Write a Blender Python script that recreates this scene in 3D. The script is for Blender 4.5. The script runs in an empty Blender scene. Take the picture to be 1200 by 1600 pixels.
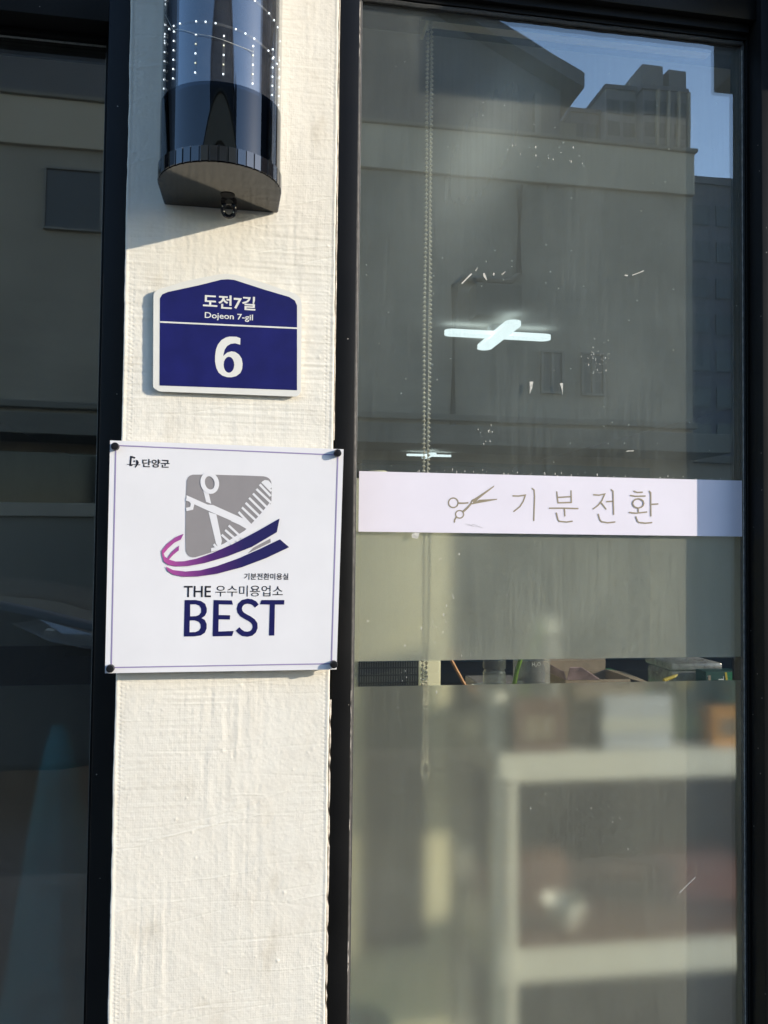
import bpy, bmesh, math, random
import numpy as np
from mathutils import Vector, Matrix
from mathutils.geometry import tessellate_polygon
random.seed(7)
C = bpy.context.scene
COL = C.collection
PI = math.pi
R = math.radians

# ---------------------------------------------------------------- camera, sky, sun, exposure
cam_d = bpy.data.cameras.new('camera')
cam = bpy.data.objects.new('camera', cam_d); COL.objects.link(cam)
cam_d.sensor_fit = 'VERTICAL'; cam_d.sensor_height = 36.0
cam_d.lens = 1300.0 / 1600.0 * 36.0
cam_d.clip_start = 0.02; cam_d.clip_end = 2000.0
def cam_matrix(yaw, pitch, roll, loc):
    cy, sy, cp, sp = math.cos(yaw), math.sin(yaw), math.cos(pitch), math.sin(pitch)
    f = Vector((sy*cp, cy*cp, sp)); r = Vector((cy, -sy, 0)); d = f.cross(r)
    c, s = math.cos(roll), math.sin(roll)
    r2 = c*r + s*d; d2 = -s*r + c*d
    m = Matrix.Identity(4)
    for i in range(3):
        m[i][0] = r2[i]; m[i][1] = -d2[i]; m[i][2] = -f[i]; m[i][3] = loc[i]
    return m
cam.matrix_world = cam_matrix(R(9.40693583), R(1.99281158), R(-0.64787673), (0, -1.15, 1.5))
C.camera = cam

SUN = Vector((2.3, -1.0, 0.75)).normalized()          # towards the sun
world = bpy.data.worlds.new('World'); C.world = world; world.use_nodes = True
wn = world.node_tree.nodes; bg = wn['Background']
sky = wn.new('ShaderNodeTexSky'); sky.sky_type = 'NISHITA'; sky.sun_disc = False
sky.sun_elevation = math.asin(SUN.z); sky.sun_rotation = math.atan2(SUN.x, SUN.y)
sky.air_density = 1.0; sky.dust_density = 0.4; sky.ozone_density = 3.2
world.node_tree.links.new(sky.outputs[0], bg.inputs[0]); bg.inputs[1].default_value = 0.15
sd = bpy.data.lights.new('sun', 'SUN'); sd.energy = 2.1; sd.angle = R(0.53); sd.color = (1.0, 0.895, 0.735)
sun = bpy.data.objects.new('sun', sd); COL.objects.link(sun)
sun.rotation_euler = SUN.to_track_quat('Z', 'Y').to_euler(); sun.location = (6, -4, 6)
C.view_settings.view_transform = 'Standard'; C.view_settings.look = 'None'
C.view_settings.gamma = 1.0; C.view_settings.use_curve_mapping = False
C.view_settings.exposure = 1.62
C.render.engine = 'CYCLES'
C.cycles.use_denoising = True
C.cycles.max_bounces = 10; C.cycles.transparent_max_bounces = 16
C.cycles.transmission_bounces = 8; C.cycles.glossy_bounces = 5; C.cycles.diffuse_bounces = 4
C.cycles.sample_clamp_indirect = 6.0

# ---------------------------------------------------------------- materials
def new_mat(name):
    m = bpy.data.materials.new(name); m.use_nodes = True
    nt = m.node_tree
    return m, nt, nt.nodes, nt.links, nt.nodes['Principled BSDF']
def coords(nt, scale=(1, 1, 1)):
    tc = nt.nodes.new('ShaderNodeTexCoord'); mp = nt.nodes.new('ShaderNodeMapping')
    mp.inputs['Scale'].default_value = scale
    nt.links.new(tc.outputs['Object'], mp.inputs['Vector']); return mp.outputs['Vector']
def noise(nt, vec, scale, detail=4, rough=0.55):
    n = nt.nodes.new('ShaderNodeTexNoise'); n.inputs['Scale'].default_value = scale
    n.inputs['Detail'].default_value = detail; n.inputs['Roughness'].default_value = rough
    nt.links.new(vec, n.inputs['Vector']); return n.outputs['Fac']
def ramp(nt, fac, stops):
    r = nt.nodes.new('ShaderNodeValToRGB'); e = r.color_ramp.elements
    while len(e) < len(stops): e.new(0.5)
    for el, (p, c) in zip(e, stops):
        el.position = p; el.color = (*c, 1) if len(c) == 3 else c
    nt.links.new(fac, r.inputs['Fac']); return r.outputs['Color']
def mathn(nt, op, a, b=None, clamp=False):
    n = nt.nodes.new('ShaderNodeMath'); n.operation = op; n.use_clamp = clamp
    for i, v in enumerate((a, b)):
        if v is None: continue
        if isinstance(v, (int, float)): n.inputs[i].default_value = v
        else: nt.links.new(v, n.inputs[i])
    return n.outputs[0]
def mat(name, col, rough=0.5, var=0.12, scale=20, metal=0.0, spec=0.5, bump=0.0, bscale=200, ior=1.45, stretch=(1, 1, 1), coat=0.0):
    """plain procedural surface: base colour with a little mottling, uneven roughness, optional bump"""
    m, nt, N, L, p = new_mat(name)
    v = coords(nt, stretch); f = noise(nt, v, scale, 6)
    lo = tuple(max(0, c*(1-var)) for c in col); hi = tuple(min(1, c*(1+var)) for c in col)
    L.new(ramp(nt, f, [(0.3, lo), (0.7, hi)]), p.inputs['Base Color'])
    f2 = noise(nt, v, scale*2.3, 3)
    L.new(mathn(nt, 'ADD', mathn(nt, 'MULTIPLY', f2, 0.16*rough+0.02), rough*0.9), p.inputs['Roughness'])
    p.inputs['Metallic'].default_value = metal; p.inputs['Specular IOR Level'].default_value = spec
    p.inputs['IOR'].default_value = ior; p.inputs['Coat Weight'].default_value = coat
    if bump:
        b = N.new('ShaderNodeBump'); b.inputs['Strength'].default_value = bump; b.inputs['Distance'].default_value = 0.002
        L.new(noise(nt, v, bscale, 5), b.inputs['Height']); L.new(b.outputs[0], p.inputs['Normal'])
    return m
def emit(name, col, strength):
    m, nt, N, L, p = new_mat(name)
    p.inputs['Base Color'].default_value = (0.8, 0.8, 0.8, 1)
    p.inputs['Emission Color'].default_value = (*col, 1); p.inputs['Emission Strength'].default_value = strength
    return m

def glass_mat(name, tint, dust, refl, painted_glare=False, gcol=(1.0, 0.98, 0.95)):
    m, nt, N, L, p = new_mat(name)
    N.remove(p); out = N['Material Output']
    tr = N.new('ShaderNodeBsdfTransparent'); tr.inputs[0].default_value = (*tint, 1)
    gl = N.new('ShaderNodeBsdfGlossy'); gl.inputs['Roughness'].default_value = 0.0; gl.inputs[0].default_value = (*gcol, 1)
    wv = N.new('ShaderNodeBump'); wv.inputs['Strength'].default_value = 0.15; wv.inputs['Distance'].default_value = 0.001   # float-glass ripple
    L.new(noise(nt, coords(nt), 4.5, 2, 0.4), wv.inputs['Height']); L.new(wv.outputs[0], gl.inputs['Normal'])
    lw = N.new('ShaderNodeLayerWeight'); lw.inputs[0].default_value = 0.5
    f = mathn(nt, 'ADD', mathn(nt, 'MULTIPLY', mathn(nt, 'POWER', lw.outputs['Facing'], 5.0), 1-refl), refl)
    mx = N.new('ShaderNodeMixShader'); L.new(f, mx.inputs[0]); L.new(tr.outputs[0], mx.inputs[1]); L.new(gl.outputs[0], mx.inputs[2])
    last = mx.outputs[0]
    if dust:
        v = coords(nt, (1, 1, 1)); vs = coords(nt, (110, 110, 2.6))
        cloud = noise(nt, v, 5, 6, 0.6); streak = noise(nt, vs, 2.0, 5, 0.65)
        spk = N.new('ShaderNodeTexVoronoi'); spk.inputs['Scale'].default_value = 150; L.new(v, spk.inputs['Vector'])
        rnd = N.new('ShaderNodeSeparateColor'); L.new(spk.outputs['Color'], rnd.inputs[0])
        spots = mathn(nt, 'MULTIPLY', mathn(nt, 'LESS_THAN', spk.outputs['Distance'], 0.16), mathn(nt, 'GREATER_THAN', rnd.outputs[0], 0.972))
        c1 = mathn(nt, 'MULTIPLY', mathn(nt, 'ADD', mathn(nt, 'MULTIPLY', cloud, 1.6), 0.15), mathn(nt, 'ADD', mathn(nt, 'MULTIPLY', streak, 1.2), 0.40))
        fac = mathn(nt, 'ADD', mathn(nt, 'MULTIPLY', c1, dust), mathn(nt, 'MULTIPLY', spots, dust*3.0), True)
        if painted_glare:                                          # soft streak of glare painted into the film's diffuse mask
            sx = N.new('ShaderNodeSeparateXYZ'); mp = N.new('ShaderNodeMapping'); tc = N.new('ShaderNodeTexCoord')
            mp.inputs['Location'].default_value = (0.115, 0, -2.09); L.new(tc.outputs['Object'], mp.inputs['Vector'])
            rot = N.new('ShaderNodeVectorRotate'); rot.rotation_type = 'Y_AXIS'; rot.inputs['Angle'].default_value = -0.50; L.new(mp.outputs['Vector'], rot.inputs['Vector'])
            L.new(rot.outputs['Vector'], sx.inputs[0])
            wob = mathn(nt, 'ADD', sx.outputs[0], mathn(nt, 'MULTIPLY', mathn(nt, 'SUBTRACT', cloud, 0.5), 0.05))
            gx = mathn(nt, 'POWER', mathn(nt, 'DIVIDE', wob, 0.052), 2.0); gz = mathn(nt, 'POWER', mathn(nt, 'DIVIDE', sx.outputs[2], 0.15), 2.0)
            glare_mask = mathn(nt, 'POWER', 2.718, mathn(nt, 'MULTIPLY', mathn(nt, 'ADD', gx, gz), -1.0))
            fac = mathn(nt, 'ADD', fac, mathn(nt, 'MULTIPLY', glare_mask, 0.24), True)
        df = N.new('ShaderNodeBsdfDiffuse'); df.inputs[0].default_value = (0.80, 0.82, 0.745, 1)
        m2 = N.new('ShaderNodeMixShader'); L.new(fac, m2.inputs[0]); L.new(last, m2.inputs[1]); L.new(df.outputs[0], m2.inputs[2])
        last = m2.outputs[0]
    L.new(last, out.inputs['Surface']); return m
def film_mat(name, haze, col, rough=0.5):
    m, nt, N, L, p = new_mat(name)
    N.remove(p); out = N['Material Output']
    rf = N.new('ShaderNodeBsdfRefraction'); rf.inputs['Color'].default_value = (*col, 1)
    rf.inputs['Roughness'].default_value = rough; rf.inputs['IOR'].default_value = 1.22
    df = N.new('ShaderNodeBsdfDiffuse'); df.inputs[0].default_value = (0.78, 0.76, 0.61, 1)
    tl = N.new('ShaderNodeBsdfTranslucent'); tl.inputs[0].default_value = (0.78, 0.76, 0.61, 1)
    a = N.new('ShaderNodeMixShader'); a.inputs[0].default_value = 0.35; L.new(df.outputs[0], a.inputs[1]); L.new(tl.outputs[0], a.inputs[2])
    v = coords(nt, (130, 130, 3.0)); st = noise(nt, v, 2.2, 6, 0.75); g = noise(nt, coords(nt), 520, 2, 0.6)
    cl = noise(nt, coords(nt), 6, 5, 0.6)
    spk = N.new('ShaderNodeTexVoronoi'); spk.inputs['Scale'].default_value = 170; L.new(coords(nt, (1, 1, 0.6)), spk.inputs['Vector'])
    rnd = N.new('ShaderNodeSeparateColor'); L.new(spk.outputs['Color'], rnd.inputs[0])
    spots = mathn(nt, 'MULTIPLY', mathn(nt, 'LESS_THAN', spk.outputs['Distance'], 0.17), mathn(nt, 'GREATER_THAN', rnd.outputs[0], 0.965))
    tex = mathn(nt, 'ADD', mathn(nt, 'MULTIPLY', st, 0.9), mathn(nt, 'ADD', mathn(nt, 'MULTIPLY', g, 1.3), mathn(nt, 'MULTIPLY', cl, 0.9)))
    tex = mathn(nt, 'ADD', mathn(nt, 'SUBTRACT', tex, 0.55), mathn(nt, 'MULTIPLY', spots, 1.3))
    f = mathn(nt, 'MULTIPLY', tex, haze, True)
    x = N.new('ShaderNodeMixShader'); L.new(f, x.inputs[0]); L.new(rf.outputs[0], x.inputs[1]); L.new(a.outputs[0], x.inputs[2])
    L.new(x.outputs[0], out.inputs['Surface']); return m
def clear_mat(name, tint, refl, rough=0.02, haze=0.0):
    """thin clear plastic: see-through with a mirror sheen and a touch of milkiness"""
    m, nt, N, L, p = new_mat(name); N.remove(p); out = N['Material Output']
    tr = N.new('ShaderNodeBsdfTransparent'); tr.inputs[0].default_value = (*tint, 1)
    gl = N.new('ShaderNodeBsdfGlossy'); gl.inputs['Roughness'].default_value = rough
    lw = N.new('ShaderNodeLayerWeight'); lw.inputs[0].default_value = 0.5
    f = mathn(nt, 'ADD', mathn(nt, 'MULTIPLY', mathn(nt, 'POWER', lw.outputs['Facing'], 4.0), 1-refl), refl)
    mx = N.new('ShaderNodeMixShader'); L.new(f, mx.inputs[0]); L.new(tr.outputs[0], mx.inputs[1]); L.new(gl.outputs[0], mx.inputs[2])
    df = N.new('ShaderNodeBsdfDiffuse'); df.inputs[0].default_value = (0.8, 0.8, 0.78, 1)
    h = noise(nt, coords(nt), 60, 4)
    m2 = N.new('ShaderNodeMixShader'); L.new(mathn(nt, 'MULTIPLY', h, haze*2), m2.inputs[0]); L.new(mx.outputs[0], m2.inputs[1]); L.new(df.outputs[0], m2.inputs[2])
    L.new(m2.outputs[0], out.inputs['Surface']); return m
def gradient_mat(name, x0, x1, stops):
    m, nt, N, L, p = new_mat(name)
    tc = N.new('ShaderNodeTexCoord'); sp = N.new('ShaderNodeSeparateXYZ'); L.new(tc.outputs['Object'], sp.inputs[0])
    f = mathn(nt, 'DIVIDE', mathn(nt, 'SUBTRACT', sp.outputs[0], x0), x1-x0, True)
    L.new(ramp(nt, f, stops), p.inputs['Base Color']); p.inputs['Roughness'].default_value = 0.4
    return m
def brushed_black(name, base=0.005):
    """powder-coated black aluminium: fine grain, dust specks and a few chips to bare primer"""
    m, nt, N, L, p = new_mat(name); v = coords(nt)
    sp = noise(nt, v, 900, 2, 0.7); big = noise(nt, v, 9, 5)
    spk = N.new('ShaderNodeTexVoronoi'); spk.inputs['Scale'].default_value = 130; L.new(v, spk.inputs['Vector'])
    rnd = N.new('ShaderNodeSeparateColor'); L.new(spk.outputs['Color'], rnd.inputs[0])
    chip = mathn(nt, 'MULTIPLY', mathn(nt, 'LESS_THAN', spk.outputs['Distance'], 0.12), mathn(nt, 'GREATER_THAN', rnd.outputs[0], 0.985))
    c = ramp(nt, mathn(nt, 'ADD', mathn(nt, 'MULTIPLY', sp, 0.6), mathn(nt, 'MULTIPLY', big, 0.4)), [(0.3, (base*0.6,)*3), (0.75, (base*1.8, base*1.75, base*1.7))])
    mx = N.new('ShaderNodeMix'); mx.data_type = 'RGBA'; L.new(chip, mx.inputs[0]); L.new(c, mx.inputs[6]); mx.inputs[7].default_value = (0.28, 0.26, 0.23, 1)
    L.new(mx.outputs[2], p.inputs['Base Color'])
    L.new(mathn(nt, 'ADD', mathn(nt, 'MULTIPLY', big, 0.2), 0.36), p.inputs['Roughness']); p.inputs['Specular IOR Level'].default_value = 0.16
    b = N.new('ShaderNodeBump'); b.inputs['Strength'].default_value = 0.08; b.inputs['Distance'].default_value = 0.001
    L.new(sp, b.inputs['Height']); L.new(b.outputs[0], p.inputs['Normal'])
    return m

M = {}
M['black'] = brushed_black('black_frame_paint')
M['navy'] = brushed_black('dark_frame_paint', 0.010)
M['rubber'] = mat('gasket_rubber', (0.06, 0.06, 0.058), 0.45, 0.3, 300)
M['gasket'] = mat('pale_gasket', (0.22, 0.215, 0.20), 0.5, 0.35, 400)
M['putty'] = mat('old_sealant', (0.42, 0.38, 0.33), 0.7, 0.35, 120, bump=0.5)
M['gloss_black'] = mat('glossy_black_plastic', (0.006, 0.006, 0.008), 0.05, 0.2, 40, ior=1.75)
M['base_black'] = mat('satin_black_base', (0.006, 0.006, 0.007), 0.07, 0.2, 60, ior=1.40)
M['core'] = mat('mirror_black_core', (0.004, 0.006, 0.012), 0.05, 0.2, 30, ior=2.1)
M['tube'] = clear_mat('clear_polycarbonate', (0.93, 0.95, 0.97), 0.05, 0.02, 0.02)
M['smoke'] = clear_mat('smoked_polycarbonate', (0.06, 0.10, 0.16), 0.06, 0.02, 0.0)
M['led'] = emit('led_white', (0.85, 0.95, 1.0), 0.8)
M['led_warm'] = emit('led_yellow', (0.95, 0.9, 0.45), 0.25)
M['ribbon'] = mat('led_ribbon_circuit', (0.30, 0.27, 0.24), 0.4, 0.5, 600)
M['white_print'] = mat('sign_white', (0.75, 0.73, 0.735), 0.30, 0.035, 9)
M['acrylic_edge'] = mat('acrylic_edge', (0.66, 0.64, 0.68), 0.25, 0.05, 60)
M['lilac'] = mat('lilac_ink', (0.30, 0.25, 0.42), 0.4, 0.05, 40)
M['ink'] = mat('black_ink', (0.012, 0.012, 0.02), 0.4, 0.1, 60)
M['navy_ink'] = mat('navy_ink', (0.012, 0.012, 0.085), 0.35, 0.08, 60)
M['grey_ink'] = mat('grey_ink', (0.27, 0.25, 0.25), 0.4, 0.04, 40)
M['ribbon_ink'] = gradient_mat('pink_to_navy_ink', -0.087, 0.09, [(0.0, (0.50, 0.09, 0.30)), (0.16, (0.28, 0.06, 0.26)), (0.38, (0.075, 0.02, 0.14)), (0.62, (0.018, 0.014, 0.095)), (1.0, (0.012, 0.013, 0.085))])
M['pin'] = mat('dark_pin_metal', (0.02, 0.02, 0.022), 0.3, 0.3, 200, metal=0.4)
M['plate_white'] = mat('plate_white', (0.72, 0.70, 0.64), 0.4, 0.03, 30)
M['plate_blue'] = mat('plate_blue', (0.011, 0.012, 0.105), 0.36, 0.16, 30)
M['vinyl'] = mat('white_vinyl', (0.76, 0.71, 0.77), 0.35, 0.03, 12)
M['gold_ink'] = mat('tan_vinyl', (0.30, 0.25, 0.17), 0.45, 0.08, 60)
M['glass'] = glass_mat('window_glass', (0.98, 0.99, 0.98), 0.012, 0.14)
M['glass_grey'] = glass_mat('window_glass_grey', (0.90, 0.90, 0.88), 0.012, 0.13, False, (1.0, 0.90, 0.80))
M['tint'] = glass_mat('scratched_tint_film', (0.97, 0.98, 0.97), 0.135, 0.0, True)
M['glass_back'] = glass_mat('window_glass_inner', (0.98, 0.99, 0.98), 0.0, 0.12)
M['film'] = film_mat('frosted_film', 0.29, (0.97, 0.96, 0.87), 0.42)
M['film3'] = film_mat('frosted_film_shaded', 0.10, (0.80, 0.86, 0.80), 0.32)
M['film2'] = film_mat('frosted_film_hazier', 0.55, (0.97, 0.96, 0.87), 0.46)  # upper strip: same film with a stronger diffuse haze
M['sheer'] = clear_mat('sheer_blind_mesh', (0.80, 0.80, 0.78), 0.0, 0.5, 0.04)
M['fabric'] = mat('blind_fabric', (0.74, 0.66, 0.52), 0.9, 0.08, 300, bump=0.3, bscale=1500)
M['bead'] = mat('ivory_beads', (0.86, 0.80, 0.64), 0.35, 0.1, 200)
M['cream'] = mat('cream_plastic', (0.80, 0.77, 0.55), 0.45, 0.05, 10)
M['grille'] = mat('dark_grille', (0.03, 0.03, 0.028), 0.5, 0.2, 60)
M['rack'] = mat('white_rack_paint', (0.84, 0.85, 0.78), 0.45, 0.05, 20)
M['hole'] = mat('slot_shadow', (0.10, 0.10, 0.09), 0.8)
M['bottle'] = clear_mat('hazy_clear_plastic', (0.80, 0.84, 0.80), 0.06, 0.08, 0.18)
M['tub'] = clear_mat('pale_green_plastic', (0.45, 0.55, 0.42), 0.06, 0.15, 0.25)
M['card'] = mat('cardboard', (0.30, 0.24, 0.17), 0.85, 0.12, 60, bump=0.2)
M['card_print'] = mat('printed_card', (0.34, 0.24, 0.24), 0.7, 0.5, 25)
M['green_box'] = mat('dark_green_card', (0.012, 0.06, 0.045), 0.45, 0.15, 30)
M['green_box2'] = mat('mid_green_card', (0.012, 0.16, 0.07), 0.45, 0.1, 30)
M['yellow'] = mat('yellow_plastic', (0.55, 0.42, 0.05), 0.4, 0.1, 30)
M['orange'] = mat('orange_wood', (0.50, 0.20, 0.03), 0.5, 0.12, 60)
M['orange_box'] = mat('orange_card', (0.72, 0.36, 0.10), 0.6, 0.15, 20)
M['lime'] = mat('lime_plastic', (0.16, 0.30, 0.03), 0.4, 0.1, 40)
M['brown'] = mat('brown_card', (0.17, 0.09, 0.06), 0.6, 0.25, 25)
M['bluewhite'] = mat('pale_blue_paper', (0.55, 0.60, 0.68), 0.6, 0.08, 25)
M['white_cer'] = mat('white_ceramic', (0.70, 0.72, 0.68), 0.25, 0.04, 20)
M['teal'] = mat('teal_fabric', (0.02, 0.24, 0.32), 0.7, 0.3, 12, bump=0.3)
M['teal_pl'] = mat('teal_plastic', (0.02, 0.34, 0.38), 0.5, 0.15, 12)
M['lamp'] = emit('lamp_diffuser', (0.80, 0.96, 1.0), 0.46)
M['lampcase'] = mat('lamp_case', (0.7, 0.72, 0.72), 0.5)
M['room_wall'] = mat('room_wall_paint', (0.20, 0.20, 0.19), 0.8, 0.06, 3)
M['room_ceiling'] = mat('room_ceiling_paint', (0.46, 0.46, 0.43), 0.85, 0.06, 2)
M['room_floor'] = mat('room_floor_tile', (0.07, 0.06, 0.05), 0.4, 0.15, 3)
M['facade'] = mat('grey_render', (0.37, 0.32, 0.25), 0.85, 0.12, 1.5, bump=0.2, bscale=40)
M['facade2'] = mat('beige_render', (0.21, 0.19, 0.155), 0.85, 0.10, 0.8)
M['parapet'] = mat('cream_parapet', (0.58, 0.48, 0.35), 0.8, 0.06, 1.2)
M['housewall'] = mat('dim_blue_render', (0.11, 0.115, 0.13), 0.85, 0.15, 1.5)
M['tower'] = mat('tower_concrete', (0.19, 0.185, 0.195), 0.8, 0.10, 0.15)
M['tower_band'] = mat('tower_stripe', (0.11, 0.11, 0.13), 0.8, 0.10, 0.2)
M['roof'] = mat('dark_metal_roof', (0.05, 0.055, 0.07), 0.5, 0.2, 2, stretch=(8, 1, 1))
M['darkglass'] = mat('house_window_glass', (0.05, 0.052, 0.05), 0.08, 0.2, 2, ior=1.6)
M['shutter'] = mat('teal_shutter', (0.03, 0.10, 0.14), 0.5, 0.15, 3)
M['winframe'] = mat('house_window_frame', (0.22, 0.20, 0.17), 0.25)
M['asphalt'] = mat('asphalt', (0.05, 0.05, 0.052), 0.9, 0.25, 8, bump=0.6, bscale=120)
M['paving'] = mat('pavement_blocks', (0.085, 0.083, 0.08), 0.85, 0.2, 5, bump=0.4, bscale=40)
M['carpaint'] = mat('dark_car_paint', (0.07, 0.075, 0.08), 0.25, 0.06, 3, coat=0.8)
M['headlamp'] = clear_mat('headlamp_lens', (0.75, 0.78, 0.80), 0.40, 0.03, 0.12)
M['chrome'] = mat('headlamp_chrome', (0.65, 0.66, 0.68), 0.15, 0.1, 20, metal=1.0)
M['hole_black'] = mat('dark_hole', (0.003, 0.003, 0.003), 0.9)
M['lampgrey'] = mat('headlamp_reflector', (0.55, 0.57, 0.60), 0.3, 0.15, 12, metal=0.3)
M['rim'] = mat('dark_wheel_rim', (0.08, 0.08, 0.085), 0.4, 0.1, 20)
M['tyre'] = mat('tyre_rubber', (0.018, 0.018, 0.018), 0.8)
M['tape'] = mat('tape_residue', (0.52, 0.50, 0.44), 0.8, 0.3, 200)
M['fascia'] = mat('black_fascia', (0.016, 0.018, 0.024), 0.45, 0.25, 30)
M['boxsign'] = mat('charcoal_cladding', (0.045, 0.045, 0.05), 0.5, 0.15, 12)

# ---------------------------------------------------------------- mesh helpers
class MB:
    def __init__(s): s.v = []; s.f = []; s.mi = []
    def add(s, vs, fs, mi=0):
        o = len(s.v); s.v += [tuple(p) for p in vs]; s.f += [tuple(i+o for i in f) for f in fs]; s.mi += [mi]*len(fs); return s
    def box(s, x0, x1, y0, y1, z0, z1, bev=0.0, mi=0):
        if bev:
            bm = bmesh.new(); bmesh.ops.create_cube(bm, size=1)
            for v in bm.verts: v.co = ((x0+x1)/2+v.co.x*(x1-x0), (y0+y1)/2+v.co.y*(y1-y0), (z0+z1)/2+v.co.z*(z1-z0))
            bmesh.ops.bevel(bm, geom=bm.edges[:], offset=bev, segments=2, profile=0.5, affect='EDGES')
            s.add_bm(bm, mi); return s
        return s.add([(x0,y0,z0),(x1,y0,z0),(x1,y1,z0),(x0,y1,z0),(x0,y0,z1),(x1,y0,z1),(x1,y1,z1),(x0,y1,z1)],
              [(0,3,2,1),(4,5,6,7),(0,1,5,4),(1,2,6,5),(2,3,7,6),(3,0,4,7)], mi)
    def add_bm(s, bm, mi=0):
        bm.verts.index_update()
        s.add([v.co[:] for v in bm.verts], [[v.index for v in f.verts] for f in bm.faces], mi); bm.free(); return s
    def poly(s, pts, y, holes=(), mi=0):
        """flat printed shape in the wall plane (x, z), facing the street"""
        loops = [[Vector((a, b, 0)) for a, b in pts]] + [[Vector((a, b, 0)) for a, b in h] for h in holes]
        flat = [p for l in loops for p in l]; tris = tessellate_polygon(loops); fs = []
        for t in tris:
            a, b, c = (flat[i] for i in t)
            fs.append(tuple(t) if (b-a).cross(c-a).z > 0 else tuple(reversed(t)))
        return s.add([(p.x, y, p.y) for p in flat], fs, mi)
    def plate(s, pts, y0, y1, mi=0):
        """outline in x, z given thickness from y0 (front) to y1"""
        a = sum(pts[i][0]*pts[(i+1) % len(pts)][1]-pts[(i+1) % len(pts)][0]*pts[i][1] for i in range(len(pts)))
        if a < 0: pts = pts[::-1]
        n = len(pts); s.poly(pts, y0, mi=mi)
        vs = [(p[0], y0, p[1]) for p in pts]+[(p[0], y1, p[1]) for p in pts]
        s.add(vs, [(i, i+n, (i+1) % n+n, (i+1) % n) for i in range(n)], mi)
        return s.add([(p[0], y1, p[1]) for p in pts], [tuple(reversed(range(n)))], mi)
    def stroke(s, pts, w, y, closed=False, caps=True, mi=0):
        """brush stroke of constant width in the wall plane"""
        P = [Vector(p) for p in pts]; n = len(P)
        if closed and (P[0]-P[-1]).length < 1e-6: P = P[:-1]; n -= 1
        L_, R_ = [], []
        for i in range(n):
            a = P[(i-1) % n] if (closed or i) else None; b = P[(i+1) % n] if (closed or i < n-1) else None
            d1 = (P[i]-a).normalized() if a is not None else None; d2 = (b-P[i]).normalized() if b is not None else None
            if d1 is None: d1 = d2
            if d2 is None: d2 = d1
            t = (d1+d2).normalized(); nn = Vector((-t.y, t.x)); k = w/2/max(0.5, nn.dot(Vector((-d1.y, d1.x))))
            L_.append(P[i]+nn*k); R_.append(P[i]-nn*k)
        if closed:
            vs = L_+R_; fs = [(i, n+i, n+(i+1) % n, (i+1) % n) for i in range(n)]
            s.add([(p.x, y, p.y) for p in vs], fs, mi); return s
        def cap(c, d):
            out = []
            for k in range(1, 6):
                an = PI*k/6; nn = Vector((-d.y, d.x)); out.append(c+(nn*math.cos(an)+d*math.sin(an))*w/2)
            return out
        ring = list(R_)
        if caps: ring += list(reversed(cap(P[-1], (P[-1]-P[-2]).normalized())))
        ring += list(reversed(L_))
        if caps: ring += list(reversed(cap(P[0], (P[0]-P[1]).normalized())))
        return s.poly([(p.x, p.y) for p in ring], y, mi=mi)
    def tube(s, pts, r, seg=8, mi=0, closed=False, cap=True):
        P = [Vector(p) for p in pts]; n = len(P); rings = []; up = Vector((0, 0, 1))
        for i in range(n):
            a = P[(i-1) % n] if (closed or i) else P[0]; b = P[(i+1) % n] if (closed or i < n-1) else P[-1]
            t = (b-a).normalized(); u = t.cross(up)
            if u.length < 1e-4: u = t.cross(Vector((1, 0, 0)))
            u.normalize(); w = u.cross(t); rr = r[i] if isinstance(r, (list, tuple)) else r
            rings.append([P[i]+(u*math.cos(2*PI*k/seg)+w*math.sin(2*PI*k/seg))*rr for k in range(seg)])
        vs = [p for q in rings for p in q]; fs = []
        for i in range(n if closed else n-1):
            j = (i+1) % n
            for k in range(seg): fs.append((i*seg+k, i*seg+(k+1) % seg, j*seg+(k+1) % seg, j*seg+k))
        if cap and not closed: fs += [tuple(reversed(range(seg))), tuple((n-1)*seg+k for k in range(seg))]
        return s.add(vs, fs, mi)
    def lathe(s, c, prof, seg=24, axis='z', mi=0):
        vs = []; n = len(prof)
        for r, h in prof:
            for k in range(seg):
                a = 2*PI*k/seg; x, y = r*math.cos(a), r*math.sin(a)
                vs.append((c[0]+x, c[1]+y, c[2]+h) if axis == 'z' else (c[0]+x, c[1]-h, c[2]+y))
        fs = [(i*seg+k, i*seg+(k+1) % seg, (i+1)*seg+(k+1) % seg, (i+1)*seg+k) for i in range(n-1) for k in range(seg)]
        fs += [tuple(reversed(range(seg))), tuple((n-1)*seg+k for k in range(seg))]
        return s.add(vs, fs, mi)
    def build(s, name, mats, parent=None, smooth=False, angle=None):
        me = bpy.data.meshes.new(name); me.from_pydata(s.v, [], s.f)
        for m in (mats if isinstance(mats, (list, tuple)) else [mats]): me.materials.append(m)
        if any(s.mi): me.polygons.foreach_set('material_index', s.mi)
        o = bpy.data.objects.new(name, me); COL.objects.link(o)
        if parent is not None:
            o.parent = parent
            off = Vector(parent.get('_w', (0, 0, 0))); me.transform(Matrix.Translation(-off)); o['_w'] = tuple(off)
        bm = bmesh.new(); bm.from_mesh(me)
        if not getattr(s, 'keep', False): bmesh.ops.recalc_face_normals(bm, faces=bm.faces[:])
        if smooth:
            for f in bm.faces: f.smooth = True
            an = R(angle or 35)
            for e in bm.edges:
                if len(e.link_faces) == 2 and e.calc_face_angle(0) > an: e.smooth = False
        bm.to_mesh(me); bm.free(); me.update()
        return o
class Flat(MB):
    keep = True                                           # printed shapes keep their facing
def thing(name, label, cat, loc=(0, 0, 0), group=None):
    o = bpy.data.objects.new(name, None); COL.objects.link(o); o.location = loc; o.empty_display_size = 0.05
    o['_w'] = tuple(loc); return tag(o, label, cat, group)
def tag(o, label, cat, group=None, kind='thing'):
    o['label'] = label; o['category'] = cat; o['kind'] = kind
    if group: o['group'] = group
    return o
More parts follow.
